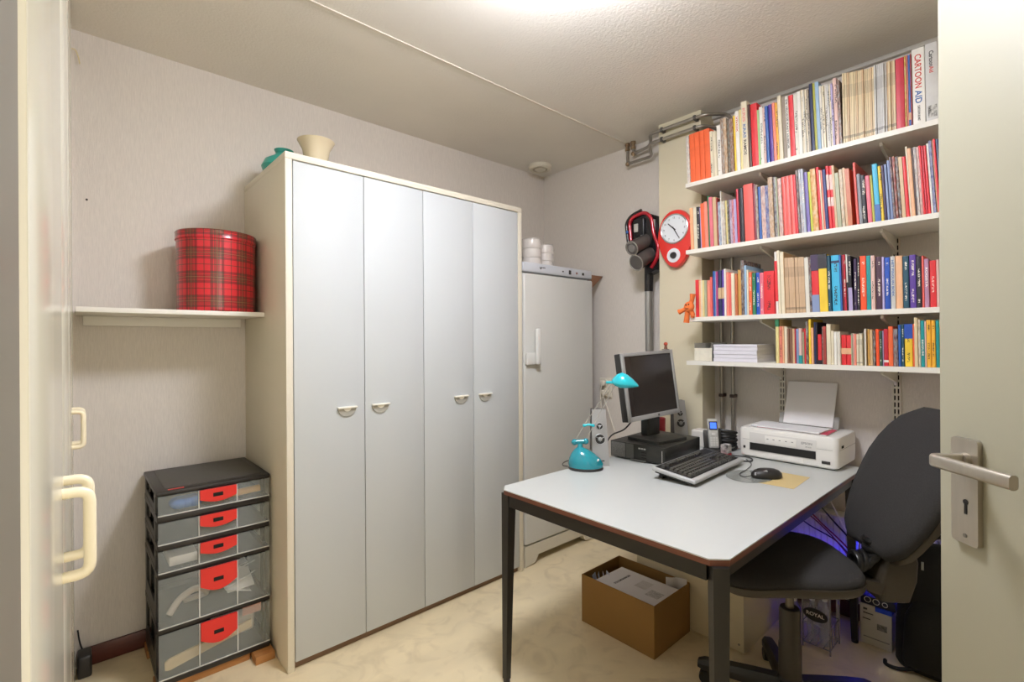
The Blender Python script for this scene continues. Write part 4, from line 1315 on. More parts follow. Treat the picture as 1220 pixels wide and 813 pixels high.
MB().prism([(1.742, 1.895), (1.748, 2.02), (1.728, 2.048), (1.64, 2.066), (1.605, 2.03), (1.592, 1.93), (1.60, 1.86), (1.66, 1.86)], 2.566, 2.586, 'x').build('back_plate', vblk, vc)
MB().box(2.548, 2.5655, 1.640, 1.715, 1.915, 2.035, 0.006, 3).build('battery', vblk, vc)
MB().box(2.540, 2.549, 1.678, 1.705, 1.955, 2.005, 0.003).build('trigger', mat('silver_plastic', '#b9b5ad', 0.35), vc)
MB().box(2.570, 2.5855, 1.583, 1.622, 1.955, 2.020, 0.004).build('display', mat('display_grey', '#b7b3ab', 0.3), vc)
MB().cyl((2.543, 1.752, 1.965), (2.538, 1.752, 1.965), 0.008).build('button', mat('button_blue', '#3f78c0', 0.4), vc)
c1 = MB().cyl((2.455, 1.662, 1.842), (2.60, 1.645, 1.908), 0.042, 0.044, 28).build('dust_cup', vgrey, vc)
ax = (Vector((2.60, 1.645, 1.908)) - Vector((2.455, 1.662, 1.842))).normalized()
pf = Vector((2.455, 1.662, 1.842))
MB().ring(pf, ax, 0.041, 0.004, 28, 8).build('cup_rim', mat('rim_grey', '#a8a49c', 0.25, .6), c1)
MB().cyl(pf, pf - ax * .004, 0.024, 0.022, 24).build('cup_cap', mat('cap_grey', '#7d7974', 0.35), c1)
c2 = MB().cyl((2.475, 1.646, 1.756), (2.63, 1.632, 1.832), 0.047, 0.047, 28).build('dust_cup', vgrey, vc)
pf = Vector((2.475, 1.646, 1.756))
MB().ring(pf, ax, 0.046, 0.004, 28, 8).build('cup_rim', mat('rim_grey', '#a8a49c', 0.25, .6), c2)
MB().cyl((2.628, 1.655, 1.78), (2.634, 1.663, 1.60), 0.029, 0.0255, 18).build('neck', vblk, vc)
MB().cyl((2.634, 1.663, 1.60), (2.650, 1.668, 0.72), 0.0235, n=18).build('wand', mat('brushed_aluminium', '#a9a8a6', 0.3, metal=0.7), vc)
MB().box(2.646, 2.699, 1.640, 1.692, 1.10, 1.13, 0.006).build('wand_clip', vblk, vc)
fl = MB().box(2.60, 2.699, 1.57, 1.77, 0.62, 0.70, 0.02, 3).build('floor_head', vblk, vc)

# ================================================================ wall socket with plugs
so = thing('wall_socket', 'white double wall socket with plugs behind the teal lamp', 'socket', (2.69, 2.03, 0.93))
sw = mat('socket_white', '#dcd6c8', 0.4)
MB().box(2.685, 2.6995, 1.985, 2.085, 0.915, 1.045, 0.005).build('plate', sw, so)
for zc in (0.95, 1.012):
    MB().cyl((2.686, 2.035, zc), (2.676, 2.035, zc), 0.026, n=24).build('outlet', sw, so)
pg = MB().box(2.642, 2.675, 2.018, 2.052, 0.995, 1.030, 0.008, 3).build('plug', sw, so)
MB().tube(smooth_path([(2.645, 2.035, 0.998), (2.63, 2.035, 0.94), (2.62, 2.02, 0.85), (2.60, 1.98, 0.70), (2.60, 1.96, 0.50), (2.62, 1.95, 0.1)]), 0.0035, 6).build('cord', sw, pg)
pg = MB().box(2.645, 2.675, 2.020, 2.050, 0.935, 0.965, 0.008, 3).build('plug', sw, so)
MB().tube(smooth_path([(2.648, 2.030, 0.94), (2.63, 2.0, 0.90), (2.61, 1.94, 0.80), (2.60, 1.88, 0.62), (2.62, 1.85, 0.1)]), 0.0030, 6).build('cord', sw, pg)

# ================================================================ radiator
rd = thing('radiator', 'white ribbed panel radiator on the bookshelf wall under the desk end', 'radiator', (2.65, 0.72, 0.10))
rad_m = mat('radiator_white', '#d9d2c2', 0.42)
rbm = MB()
y = 0.20
ring = []
N = 40
prof = []
for k in range(N):
    ya = 0.22 + (1.20 - 0.22) * k / N
    yb = 0.22 + (1.20 - 0.22) * (k + 1) / N
    s_ = (yb - ya)
    prof += [(2.600, ya), (2.600, ya + s_ * .62), (2.607, ya + s_ * .72), (2.607, ya + s_ * .9)]
prof += [(2.600, 1.20), (2.615, 1.20), (2.615, 0.22)]
rbm.prism(prof, 0.13, 0.478, 'z')
rbm.build('front_panel', rad_m, rd, angle=20)
MB().box(2.598, 2.682, 0.215, 1.205, 0.4785, 0.492, 0.003).build('top_grille', rad_m, rd)
MB().box(2.616, 2.680, 0.22, 1.20, 0.14, 0.478).build('convector', mat('radiator_grey', '#aaa498', 0.6), rd)
for yy in (0.35, 1.05):
    MB().box(2.680, 2.6995, yy - .02, yy + .02, 0.2, 0.4).build('bracket', rad_m, rd)

# ================================================================ desk
DZ = 0.74
top_m = mat('desk_laminate', '#bfc1bd', 0.32, noise=0.015, nscale=4)
edge_b = mat('beech_ply_edge', '#6b3c2a', 0.45, noise=0.25, nscale=10, stretch=(1, 1, 40))
steel_b = mat('black_steel', '#1e1b17', 0.42)
dk = thing('desk', 'long desk with pale grey top, brown edge and black steel legs', 'desk', (1.9, 1.0, 0))
X0, X1, Y0, Y1, C = 1.208, 2.551, 0.555, 1.425, 0.036
plan = [(X0 + C, Y0), (X1, Y0), (X1, Y1), (X0 + C, Y1), (X0, Y1 - C), (X0, Y0 + C)]
MB().prism(plan, DZ - 0.0035, DZ, 'z').build('top', top_m, dk, angle=20)
MB().prism(plan, DZ - 0.0185, DZ - 0.0036, 'z').build('edge_band', edge_b, dk, angle=20)
LX = (1.237, 2.483)
LY = (0.584, 1.396)
def leg_mesh(x, y):
    m = MB()
    a, b = 0.019, 0.011
    sx = -1 if x < 2 else 1
    sy = -1 if y < 1 else 1
    cx_, cy_ = x + sx * (a - b), y + sy * (a - b)
    m.loft([[(x - a, y - a, DZ - .0187), (x + a, y - a, DZ - .0187), (x + a, y + a, DZ - .0187), (x - a, y + a, DZ - .0187)],
            [(x - a, y - a, DZ - .075), (x + a, y - a, DZ - .075), (x + a, y + a, DZ - .075), (x - a, y + a, DZ - .075)],
            [(cx_ - b, cy_ - b, 0.012), (cx_ + b, cy_ - b, 0.012), (cx_ + b, cy_ + b, 0.012), (cx_ - b, cy_ + b, 0.012)]])
    return m, (cx_, cy_)
for x in LX:
    for y in LY:
        m, c = leg_mesh(x, y)
        if x < 2 and y < 1:     # the front right leg stands turned by 45 degrees under the cut corner
            m2 = MB()
            a, b = 0.0205, 0.0155
            R45 = Matrix.Translation((x - .006, y - .006, 0)) @ Matrix.Rotation(PI / 4, 4, 'Z')
            m2.loft([[(-a, -a, DZ - .0187), (a, -a, DZ - .0187), (a, a, DZ - .0187), (-a, a, DZ - .0187)],
                     [(-a, -a, DZ - .075), (a, -a, DZ - .075), (a, a, DZ - .075), (-a, a, DZ - .075)],
                     [(-b, -b, 0.012), (b, -b, 0.012), (b, b, 0.012), (-b, b, 0.012)]], M=R45)
            m, c = m2, (x - .006, y - .006)
        lg = m.build('leg', steel_b, dk, angle=20)
        MB().cyl((c[0], c[1], 0), (c[0], c[1], 0.0125), 0.013).build('foot', blk, lg)
rail = DZ - 0.0187
MB().box(LX[0] - .017, LX[0] + .001, LY[0] + .0215, LY[1] - .0215, rail - 0.046, rail).build('apron', steel_b, dk)
MB().box(LX[1] + .001, LX[1] + .019, LY[0] + .0215, LY[1] - .0215, rail - 0.046, rail).build('apron', steel_b, dk)
MB().box(LX[0] + .0215, LX[1] - .0215, LY[0] - .008, LY[0] + .010, rail - 0.046, rail).build('apron', steel_b, dk)
MB().box(LX[0] + .0215, LX[1] - .0215, LY[1] - .010, LY[1] + .008, rail - 0.046, rail).build('apron', steel_b, dk)

# under-desk white cabinet
cbn = thing('under_desk_cabinet', 'plain cream cabinet standing on the floor under the desk', 'cabinet', (2.3, 1.11, 0))
cream_c = mat('cream_cabinet', '#cfc3a6', 0.5)
MB().box(2.062, 2.56, 0.858, 1.370, 0.0, 0.655, 0.002).build('carcass', cream_c, cbn)
MB().box(2.050, 2.0615, 0.858, 1.370, 0.004, 0.652, 0.0015).build('front_panel', cream_c, cbn)
MB().cyl((2.0505, 0.878, 0.035), (2.048, 0.878, 0.035), 0.0045).build('screw', mat('steel', '#8d8880', 0.3, 0.9), cbn)

# ================================================================ cardboard box with papers
kb = thing('cardboard_box', 'open brown cardboard box with papers on the floor under the desk', 'box', (1.895, 1.28, 0))
kraft = mat('kraft_board', '#8f6a34', 0.75, noise=0.08, nscale=3, bump=.15, bscale=40)
BX0, BX1, BY0, BY1, BH, T_ = 1.752, 2.042, 1.090, 1.470, 0.218, 0.004
MB().box(BX0, BX0 + T_, BY0, BY1, 0, BH, 0.001, 1).build('side', kraft, kb)
MB().box(BX1 - T_, BX1, BY0, BY1, 0, BH, 0.001, 1).build('side', kraft, kb)
MB().box(BX0 + T_ + .0002, BX1 - T_ - .0002, BY0, BY0 + T_, 0, BH - .001, 0.001, 1).build('side', kraft, kb)
MB().box(BX0 + T_ + .0002, BX1 - T_ - .0002, BY1 - T_, BY1, 0, BH - .001, 0.001, 1).build('side', kraft, kb)
MB().box(BX0 + T_ + .0002, BX1 - T_ - .0002, BY0 + T_ + .0002, BY1 - T_ - .0002, 0, 0.004).build('bottom', kraft, kb)
wp = mat('document_paper', '#e9e5e5', 0.7)
doc = MB().box(BX0 + .012, BX1 - .075, BY0 + .012, BY1 - .085, 0.0045, 0.192, 0.001).build('document_stack', mat('document_sides', '#d8d2cc', 0.75, noise=.12, nscale=3, stretch=(1, 1, 120)))
tag(doc, 'stack of printed documents inside the cardboard box', 'paper')
cov_ = MB().box(-0.105, 0.105, -0.148, 0.148, 0, 0.006).build('printed_booklet', wp)
tag(cov_, 'white printed booklet with black heading on top in the cardboard box', 'booklet')
cov_.location = (1.872, 1.252, 0.2005)
cov_.rotation_euler = (0.012, 0.045, 0.03)
Mh = frame_M((-0.045, 0.0, 0.0062), (0, -1, 0), (1, 0, 0))
text_mesh('STROOMTMANAGER', frame_M((-0.005, 0.072, 0.0062), (1, 0, 0), (0, 1, 0)), ink_dark, cov_, width=0.125, height=0.012)
MB().box(-0.035, 0.04, -0.055, 0.0, 0.006, 0.0063, M=Matrix.Translation((0.02, 0.005, 0))).build('grey_picture', mat('grey_print', '#d6d1ce', 0.8, noise=.12, nscale=60), cov_)
MB().box(-0.03, 0.03, -0.03, 0.03, 0.006, 0.0063, M=Matrix.Translation((-0.02, -0.10, 0))).build('line_drawing', mat('line_print', '#d0cbc9', 0.8, noise=.35, nscale=110), cov_)
for k, (ang, lab) in enumerate(((0.9, 'folded white sheets poking up at the left end of the cardboard box'), )):
    fs = MB()
    for j in range(4):
        fs.box(-0.03, 0.03, -0.0006, 0.0006, 0, 0.085, M=Matrix.Translation((1.81 + .014 * j, 1.418 - .006 * j, 0.128)) @ Matrix.Rotation(0.5 + .12 * j, 4, 'Z') @ Matrix.Rotation(-.30 + .13 * j, 4, 'X') @ Matrix.Rotation(.2, 4, 'Y'))
    tag(fs.build('loose_papers', mat('bluish_paper', '#d3d6e0', 0.7), angle=0), lab, 'paper')
cs = MB()
ringsA = []
for j in range(9):
    t = j / 8
    ang = -PI / 2 * max(0, (t - .45) / .55)
    ringsA.append((1.985 + 0.04 * t if t < .45 else 2.003 + 0.028 * math.sin((t - .45) / .55 * PI / 2), 1.175 - (0.06 * t if t < .45 else .027 + .05 * (1 - math.cos((t - .45) / .55 * PI / 2)))))
poly = ringsA + [(x - .0015, y - .0012) for x, y in ringsA[::-1]]
cs.prism(poly, 0.12, 0.232, 'z')
tag(cs.build('curved_card', wp), 'white curved card standing at the back corner of the cardboard box', 'card')

# ================================================================ computer and things on the desk
pcm = mat('pc_black', '#25241f', 0.42)
pcg = mat('pc_dark_grey', '#55544f', 0.45)
PCZ = DZ + 0.006
pc = thing('desktop_computer', 'flat black desktop computer lying under the monitor', 'computer', (1.945, 1.152, DZ), math.radians(3.5), world=False)
# local: x into the depth, y to the left end
MB().box(0.012, 0.365, 0, 0.280, 0.006, 0.080, 0.003).build('case', pcm, pc)
fp = MB().box(0, 0.0115, 0, 0.280, 0.006, 0.080, 0.002).build('front_panel', pcm, pc)
MB().box(-0.0015, 0.0, 0.200, 0.276, 0.010, 0.076, 0.001).build('grille', mat('pc_mesh_grey', '#6a6863', 0.5, noise=.4, nscale=260), fp)
MB().box(-0.002, 0.0, 0.155, 0.196, 0.010, 0.076, 0.001).build('drive_bay', pcg, fp)
for yy, zc in ((0.125, .062), (0.112, .062), (0.099, .062)):
    MB().box(-0.0015, 0.0, yy - .005, yy + .005, zc - .003, zc + .003).build('status_mark', mat('pale_grey_mark', '#b9b7b0', 0.5), fp)
for zc in (.022, .034, .046):
    MB().box(-0.001, 0.0, 0.09, 0.115, zc - .002, zc + .002).build('port', darkhole, fp)
MB().box(-0.0012, 0.0, 0.012, 0.0145, 0.015, 0.066).build('light_strip', mat('pale_grey_mark', '#b9b7b0', 0.5), fp)
MB().box(-0.010, 0.0, 0.09, 0.17, 0.002, 0.010, 0.002).build('eject_lip', pcg, fp)
for xx in (0.03, 0.33):
    for yy in (0.03, 0.25):
        MB().cyl((xx, yy, 0), (xx, yy, 0.0065), 0.012).build('foot', blk, pc)

# monitor
MZ = DZ + 0.080
silver = mat('silver_bezel', '#a7a6a4', 0.38, metal=0.25)
scr = mat('dark_screen', '#2b2523', 0.24, spec=0.5)
mo_ang = math.atan2(-0.043, 0.371)
mo = thing('monitor', 'silver framed flat monitor with dark screen standing on the black computer', 'monitor', (2.115, 1.288, MZ), mo_ang, world=False)
# local frame: x along the screen to the right, y away from the viewer of the screen, z up
MB().loft([[(x - .01, y, 0.0003) for x, y in rrect(.115, .095, .02)], [(x - .01, y, 0.014) for x, y in rrect(.115, .095, .02)], [(x - .01, y, 0.023) for x, y in rrect(.095, .07, .02)]]).build('base', pcm, mo)
MB().box(-0.075, 0.015, 0.0, 0.045, 0.0225, 0.20, 0.006).build('stand', pcm, mo)
Tl = Matrix.Translation((-0.034, 0.000, 0.108)) @ Matrix.Rotation(math.radians(-2.2), 4, 'Y') @ Matrix.Rotation(math.radians(-7), 4, 'X')
W2, HH = 0.1885, 0.318
MB().box(-W2, W2, -0.006, 0.030, 0, HH, 0.004).build('panel_back', blk, mo, M=Tl)
MB().box(-W2 * .7, W2 * .7, 0.0302, 0.065, 0.03, HH - .05, 0.012).build('rear_cover', blk, mo, M=Tl)
bz = MB()
bw, bb_ = 0.016, 0.022
bz.box(-W2, -W2 + bw, -0.018, -0.0062, 0, HH, 0.002)
bz.box(W2 - bw, W2, -0.018, -0.0062, 0, HH, 0.002)
bz.box(-W2 + bw, W2 - bw, -0.018, -0.0062, 0, bb_, 0.002)
bz.box(-W2 + bw, W2 - bw, -0.018, -0.0062, HH - bw, HH, 0.002)
fb = bz.build('bezel', silver, mo, M=Tl)
MB().box(-W2 + bw, W2 - bw, -0.013, -0.0063, bb_, HH - bw).build('screen', scr, mo, M=Tl, angle=0)
MB().cyl((0.02, -0.019, bb_ * .5), (0.02, -0.018, bb_ * .5), 0.006).build('badge', pcg, fb, M=Tl)
fg = thing('figurine', 'tiny red and brown figurine on top of the monitor', 'figurine', (2.251, 1.325, 1.2495))
MB().box(2.231, 2.271, 1.315, 1.337, 1.2495, 1.255, 0.002).build('base', mat('figurine_grey', '#8a857c', 0.6), fg)
MB().cyl((2.251, 1.325, 1.255), (2.251, 1.325, 1.272), 0.009, 0.006).build('body', mat('figurine_brown', '#7a4a34', 0.6), fg)
MB().ball((2.251, 1.325, 1.280), 0.010).build('head', mat('figurine_red', '#a8402c', 0.6), fg)

# red pot behind the monitor
rp = thing('red_pot', 'small red pot half hidden behind the monitor stand', 'pot', (2.36, 1.43, DZ))
MB().lathe([(0.001, DZ), (0.024, DZ), (0.030, DZ + .012), (0.032, DZ + .14), (0.029, DZ + .14), (0.027, DZ + .02), (0.001, DZ + .016)], 24, Matrix.Translation((2.36, 1.43, 0)), False, False).build('body', mat('pot_red', '#c03a44', 0.4), rp)

# speakers
sp_m = mat('speaker_silver', '#a5a4a2', 0.36, metal=0.3)
def speaker(x, y, ang, h, lab):
    s = thing('speaker', lab, 'speaker', (x, y, DZ), ang, 'silver desk speakers', world=False)
    # local: front faces -y, x to the right
    def ringz(z, w, d0, d1):
        return [(-w, d0, z), (w, d0, z), (w, d1, z), (-w, d1, z)]
    lean = 0.05
    MB().loft([ringz(0.0, .0375, 0, .075), ringz(h * .5, .0345, lean * .5, .085), ringz(h, .0305, lean, .09)]).build('cabinet', blk, s, angle=20)
    MB().loft([ringz(0.0, .038, -.006, -.0005), ringz(h * .5, .035, lean * .5 - .006, lean * .5 - .0005), ringz(h + .002, .031, lean - .006, lean - .0005)]).build('front', sp_m, s, angle=20)
    ax_ = Vector((0, lean, h)).normalized()
    nrm = Vector((0, -ax_.z, ax_.y))
    for zc, r in ((h * .70, .0135), (h * .47, .021)):
        p = Vector((0, lean * zc / h - .0065, zc))
        dr_ = MB().cyl(p, p + nrm * .0022, r, n=28).build('driver', blk, s)
        MB().ring(p + nrm * .001, nrm, r + .002, .0022, 28, 6).build('driver_ring', sp_m, dr_)
        MB().ball(p + nrm * .001, r * .5, 1, .5, 1).build('cone', sp_m, dr_)
        for k in range(3):
            a = k * 2 * PI / 3 + .5
            q = p + nrm * .003
            MB().cyl(q, q + Vector((math.cos(a) * r, math.sin(a) * r * nrm.z * 0 + 0, math.sin(a) * r)), .0018, n=6).build('spoke', sp_m, dr_)
    MB().box(-.016, .016, lean * .08 - .0072, lean * .08 - .0055, h * .085, h * .085 + .0045).build('maker_strip', ink_dark, s)
    return s
speaker(1.752, 1.355, math.radians(-42), 0.245, 'silver desk speaker standing between teal lamp and computer')
speaker(2.458, 1.352, math.radians(-42), 0.225, 'silver desk speaker half hidden behind the right edge of the monitor')

# desk lamp
teal = mat('teal_translucent', '#0f8796', 0.18, coat=.6, spec=.6)
teal2 = mat('teal_shade', '#22b9c6', 0.2, coat=.5)
dl = thing('desk_lamp', 'small teal desk lamp with thin wire arms', 'lamp', (1.655, 1.385, DZ))
Lc = Vector((1.662, 1.372, DZ))
dirx = Vector((0.68, -0.733, 0))          # the low nose of the base points to the right in the picture
diry = Vector((0.733, 0.68, 0))
def P_(a, b, z):
    v = Lc + dirx * a + diry * b
    return (v.x, v.y, DZ + z)
def oval(a0, a1, b, z, n=28):
    c, r = (a0 + a1) / 2, (a1 - a0) / 2
    return [P_(c + r * math.cos(2 * PI * k / n), b * math.sin(2 * PI * k / n), z) for k in range(n)]
MB().loft([oval(-.070, .078, .058, 0.0), oval(-.072, .080, .060, .006), oval(-.070, .078, .058, .011)]).build('foot', blk, dl)
MB().loft([oval(-.070, .078, .057, .0112), oval(-.073, .080, .060, .025), oval(-.068, .066, .055, .048), oval(-.058, .040, .044, .070), oval(-.045, .012, .030, .086), oval(-.034, -.006, .014, .094), oval(-.028, -.012, .008, .098)]).build('base_shell', teal, dl, angle=60)
MB().cyl(P_(.052, -.035, .045), P_(.055, -.041, .050), 0.004).build('switch', ink_white, dl)
hubm = MB()
hubm.cyl(P_(-.020, 0, .094), P_(-.020, 0, .112), .013, .010)
h0, h1 = Vector(P_(-.045, 0, .116)), Vector(P_(.004, 0, .120))
hubm.ball(h0, .0135).ball(h1, .0135)
hubm.cyl(h0, h1, .0105, n=14)
hubm.build('joint', teal, dl, angle=60)
wire = mat('arm_wire', '#b9b6ae', 0.3, metal=.6)
hd = Vector((1.762, 1.238, 1.113))
mid = Vector((1.690, 1.372, 0.926))
off = dirx * 0.020
armm = MB()
for s in (-1, 1):
    armm.tube([tuple((h0 if s < 0 else h1)), tuple(mid + off * s), tuple(hd - dirx * .040 + off * s * .45 + Vector((0, 0, .004)))], 0.0016, 6)
armm.build('arm', wire, dl, angle=60)
cl = MB()
cl.ball(mid - off, .007).ball(mid + off, .007)
cl.tube([tuple(mid - off), tuple(mid + Vector((0, 0, .004))), tuple(mid + off)], .0055, 8)
cl.build('clip', teal2, dl, angle=60)
def hring(a, r, rz, n=24):
    """cross sections of the shade along dirx, flat below"""
    out_ = []
    for k in range(n):
        t = 2 * PI * k / n
        zz_ = math.sin(t) * rz
        if zz_ < 0:
            zz_ *= .42
        v = hd + dirx * a + diry * (math.cos(t) * r) + Vector((0, 0, zz_))
        out_.append(tuple(v))
    return out_
shd = MB().loft([hring(-.052, .004, .006), hring(-.048, .014, .018), hring(-.034, .030, .036), hring(-.014, .041, .048), hring(.010, .043, .042), hring(.034, .037, .028), hring(.055, .024, .012), hring(.064, .006, .003)])
shd.bm.transform(Matrix.Translation(hd) @ Matrix.Rotation(0.16, 4, diry) @ Matrix.Translation(-hd)) if hasattr(shd.bm, 'transform') else None
shd.build('shade', teal2, dl, angle=60)
MB().cyl(hd - dirx * .075 + Vector((0, 0, .006)), hd - dirx * .046 + Vector((0, 0, .006)), .006, n=10).build('shade_clip', teal2, dl)
lc = MB().tube(smooth_path([P_(-.075, .0, .01), P_(-.095, .03, .006), P_(-.09, .09, .004), P_(-.06, .14, .004)]), .0025, 6).build('cord', blk, dl)

# keyboard
kbm = mat('keyboard_silver', '#b3b3b1', 0.4, metal=.15)
keym = mat('key_black', '#45433f', 0.40)
ky = thing('keyboard', 'silver keyboard with black keys in front of the computer', 'keyboard', (1.742, 0.907, DZ), math.radians(2.5), world=False)
KW, KD, tilt = 0.485, 0.182, math.radians(7.0)
KT = Matrix.Translation((0, 0, 0.012)) @ Matrix.Rotation(tilt, 4, 'X')
MB().box(0, KW, 0, KD, 0, 0.016, 0.006, 3).build('case', kbm, ky, M=KT)
MB().box(0.012, KW - .012, 0.018, KD - .010, -.007, -.0002).build('underside', blk, ky, M=KT)
for xx in (0.05, KW - .05):
    MB().box(xx - .02, xx + .02, KD - .035, KD - .02, -0.0285, -0.0072).build('flip_foot', blk, ky, M=KT)
MB().box(0.013, KW - .013, 0.021, KD - .008, 0.0155, 0.0172).build('key_well', mat('key_well', '#0f0e0e', 0.6), ky, M=KT)
def key(x, y, w, d):
    m = MB()
    z0, z1 = 0.0173, 0.0282
    a = .0030
    m.loft([[(x + .0008, y + .0008, z0), (x + w - .0008, y + .0008, z0), (x + w - .0008, y + d - .0008, z0), (x + .0008, y + d - .0008, z0)],
            [(x + a, y + a, z1), (x + w - a, y + a, z1), (x + w - a, y + d - a, z1), (x + a, y + d - a, z1)]])
    m.build('key', keym, ky, M=KT, angle=0)
U_ = 0.0187
bx0 = 0.019
rows = [(0.025, [1.25, 1.25, 1.25, 6.25, 1.25, 1.25, 1.25, 1.25]), (0.0437, [1.25] + [1] * 11 + [2.75]), (0.0624, [1.75] + [1] * 11 + [2.25]), (0.0811, [1.5] + [1] * 12 + [1.5]), (0.0998, [1] * 13 + [2])]
for yk, ws in rows:
    x = bx0
    for w in ws:
        key(x, yk, w * U_, U_)
        x += w * U_
x = bx0
for w in [1, -1, 1, 1, 1, 1, -.5, 1, 1, 1, 1, -.5, 1, 1, 1, 1]:
    if w > 0:
        key(x, 0.138, U_, U_ * .9)
    x += abs(w) * U_
nx = bx0 + 15.25 * U_
for r_, n_ in ((0.025, 3), (0.0998 - U_, 3), (0.0998, 3), (0.138, 3)):
    for k in range(n_):
        key(nx + k * U_, r_, U_, U_)
key(nx + U_, 0.0437, U_, U_)
nx += 3.25 * U_
for yk in (0.025, 0.0437, 0.0624, 0.0811, 0.0998):
    for k in range(4):
        key(nx + k * U_, yk, U_, U_)
tag(MB().tube(smooth_path([(2.10, 1.125, DZ + .006), (2.16, 1.15, DZ + .004), (2.28, 1.07, DZ + .004), (2.36, 1.02, DZ + .004), (2.365, 0.955, DZ + .004), (2.30, 0.93, DZ + .004), (2.27, 1.01, DZ + .004), (2.34, 1.055, DZ + .010), (2.385, 1.065, DZ + .004)]), .0032, 6).build('cable_loop', blk),
    'black cable looped on the desk between keyboard and printer', 'cable')

# mouse, yellow mat, clear mat
ym = tag(MB().prism([(1.99, 0.775), (2.00, 0.652), (2.215, 0.662), (2.215, 0.80)], DZ, DZ + 0.0012, 'z').build('yellow_sheet', mat('yellow_sheet', '#cdb67f', 0.5)),
         'yellow sheet lying under the mouse', 'sheet')
cm = tag(MB().loft([[(2.055 + .105 * math.cos(t), .835 + .085 * math.sin(t), z_) for t in [2 * PI * k / 32 for k in range(32)]] for z_ in (DZ + .0014, DZ + .0028)]).build('clear_mouse_mat', mat('clear_mat', '#9fa39d', 0.12, alpha=.5), angle=20),
         'clear grey round mouse mat on the yellow sheet', 'mat')
ms = thing('mouse', 'black and silver computer mouse beside the keyboard', 'mouse', (2.085, 0.778, DZ + .0028), math.radians(140), world=False)
def mring(z, s):
    return [(0.064 * s * math.cos(t) * (1.0 if math.cos(t) > 0 else .95), 0.036 * s * math.sin(t), z) for t in [2 * PI * k / 28 for k in range(28)]]
mb_ = MB().loft([mring(0, .93), mring(.006, 1.0), mring(.018, .97), mring(.028, .80), mring(.034, .55), mring(.036, .2)])
mb_.build('shell', blk, ms, angle=60)
MB().loft([[(0.012 + x * .046, y * .031, z) for x, y, z in ((0, -1, .0215), (1, -.55, .014), (1, .55, .014), (0, 1, .0215))], [(0.012 + x * .046, y * .024, z) for x, y, z in ((0, -1, .0345), (.95, -.5, .0225), (.95, .5, .0225), (0, 1, .0345))]]).build('buttons', sp_m, ms)
MB().cyl((.035, -.003, .0295), (.035, .003, .0295), .007, n=14).build('wheel', blk, ms)
Mi = (Matrix.Translation((2.085, 0.778, 0)) @ Matrix.Rotation(math.radians(140), 4, 'Z')).inverted()
MB().tube(smooth_path([Mi @ Vector(p) for p in ((2.038, .818, .008), (2.018, .838, .003), (2.05, .872, .002), (2.14, .880, .002), (2.25, .905, .001), (2.33, .960, .001))]), .0018, 6).build('cord', blk, ms)

# cordless phone in its charger
ph = thing('cordless_phone', 'silver cordless phone with blue lit display in black charger', 'phone', (2.345, 1.118, DZ), math.radians(-50), world=False)
MB().box(-.046, .046, -.035, .045, 0, .024, .008, 3).build('charger', blk, ph)
Pt = Matrix.Translation((0, .004, .018)) @ Matrix.Rotation(math.radians(-14), 4, 'X')
MB().box(-.042, .042, .014, .032, .0, .098, .006).build('charger_back', blk, ph, M=Pt)
hs = MB().box(-.024, .024, -.010, .0135, 0.006, .152, .006, 3).build('handset', mat('phone_silver', '#bab9b4', .35, metal=.2), ph, M=Pt)
MB().box(-.0195, .0195, -.0112, -.0098, .096, .138, .001).build('display_frame', blk, hs, M=Pt)
MB().box(-.0145, .0145, -.0120, -.0111, .102, .132).build('display', mat('blue_display', '#3a62d8', .3, emit='#3f6cf0', estr=1.0), hs, M=Pt)
for r_ in range(4):
    for c_ in range(3):
        MB().box(-.017 + c_ * .0125, -.0075 + c_ * .0125, -.0112, -.0098, .018 + r_ * .0115, .0265 + r_ * .0115, .001, 1).build('button', mat('phone_key', '#cfcec9', .4), hs, M=Pt)
MB().box(-.009, .009, -.0116, -.0098, .068, .082, .002).build('nav_key', mat('phone_key', '#cfcec9', .4), hs, M=Pt)

# clutter between phone and printer
wbx = tag(MB().box(2.44, 2.52, 1.20, 1.29, DZ, DZ + .085, .006, 3).build('white_box', mat('white_plastic', '#dedad2', .4)), 'small white box behind the phone, left of the black coil of cable', 'box')
coil = MB()
for k in range(7):
    coil.ring((2.485, 1.130, DZ + .010 + .014 * k), (0.06 * k - .18, .12 * math.sin(k * 2.), 1), .055 - .003 * (k % 3), .0068, 26, 6)
tag(coil.build('cable_coil', blk, angle=60), 'black coiled cable behind the phone', 'cable')
tag(MB().box(2.30, 2.372, 1.045, 1.085, DZ, DZ + .012, .002).build('red_packet', mat('packet_red', '#c23a42', .5)), 'flat red packet between phone and printer', 'packet')
tag(MB().box(2.325, 2.372, 1.045, 1.08, DZ + .0123, DZ + .055, .004).build('patterned_packet', mat('patterned_print', '#b8b2ae', .5, noise=.9, nscale=45)), 'patterned black and white packet between phone and printer', 'packet')

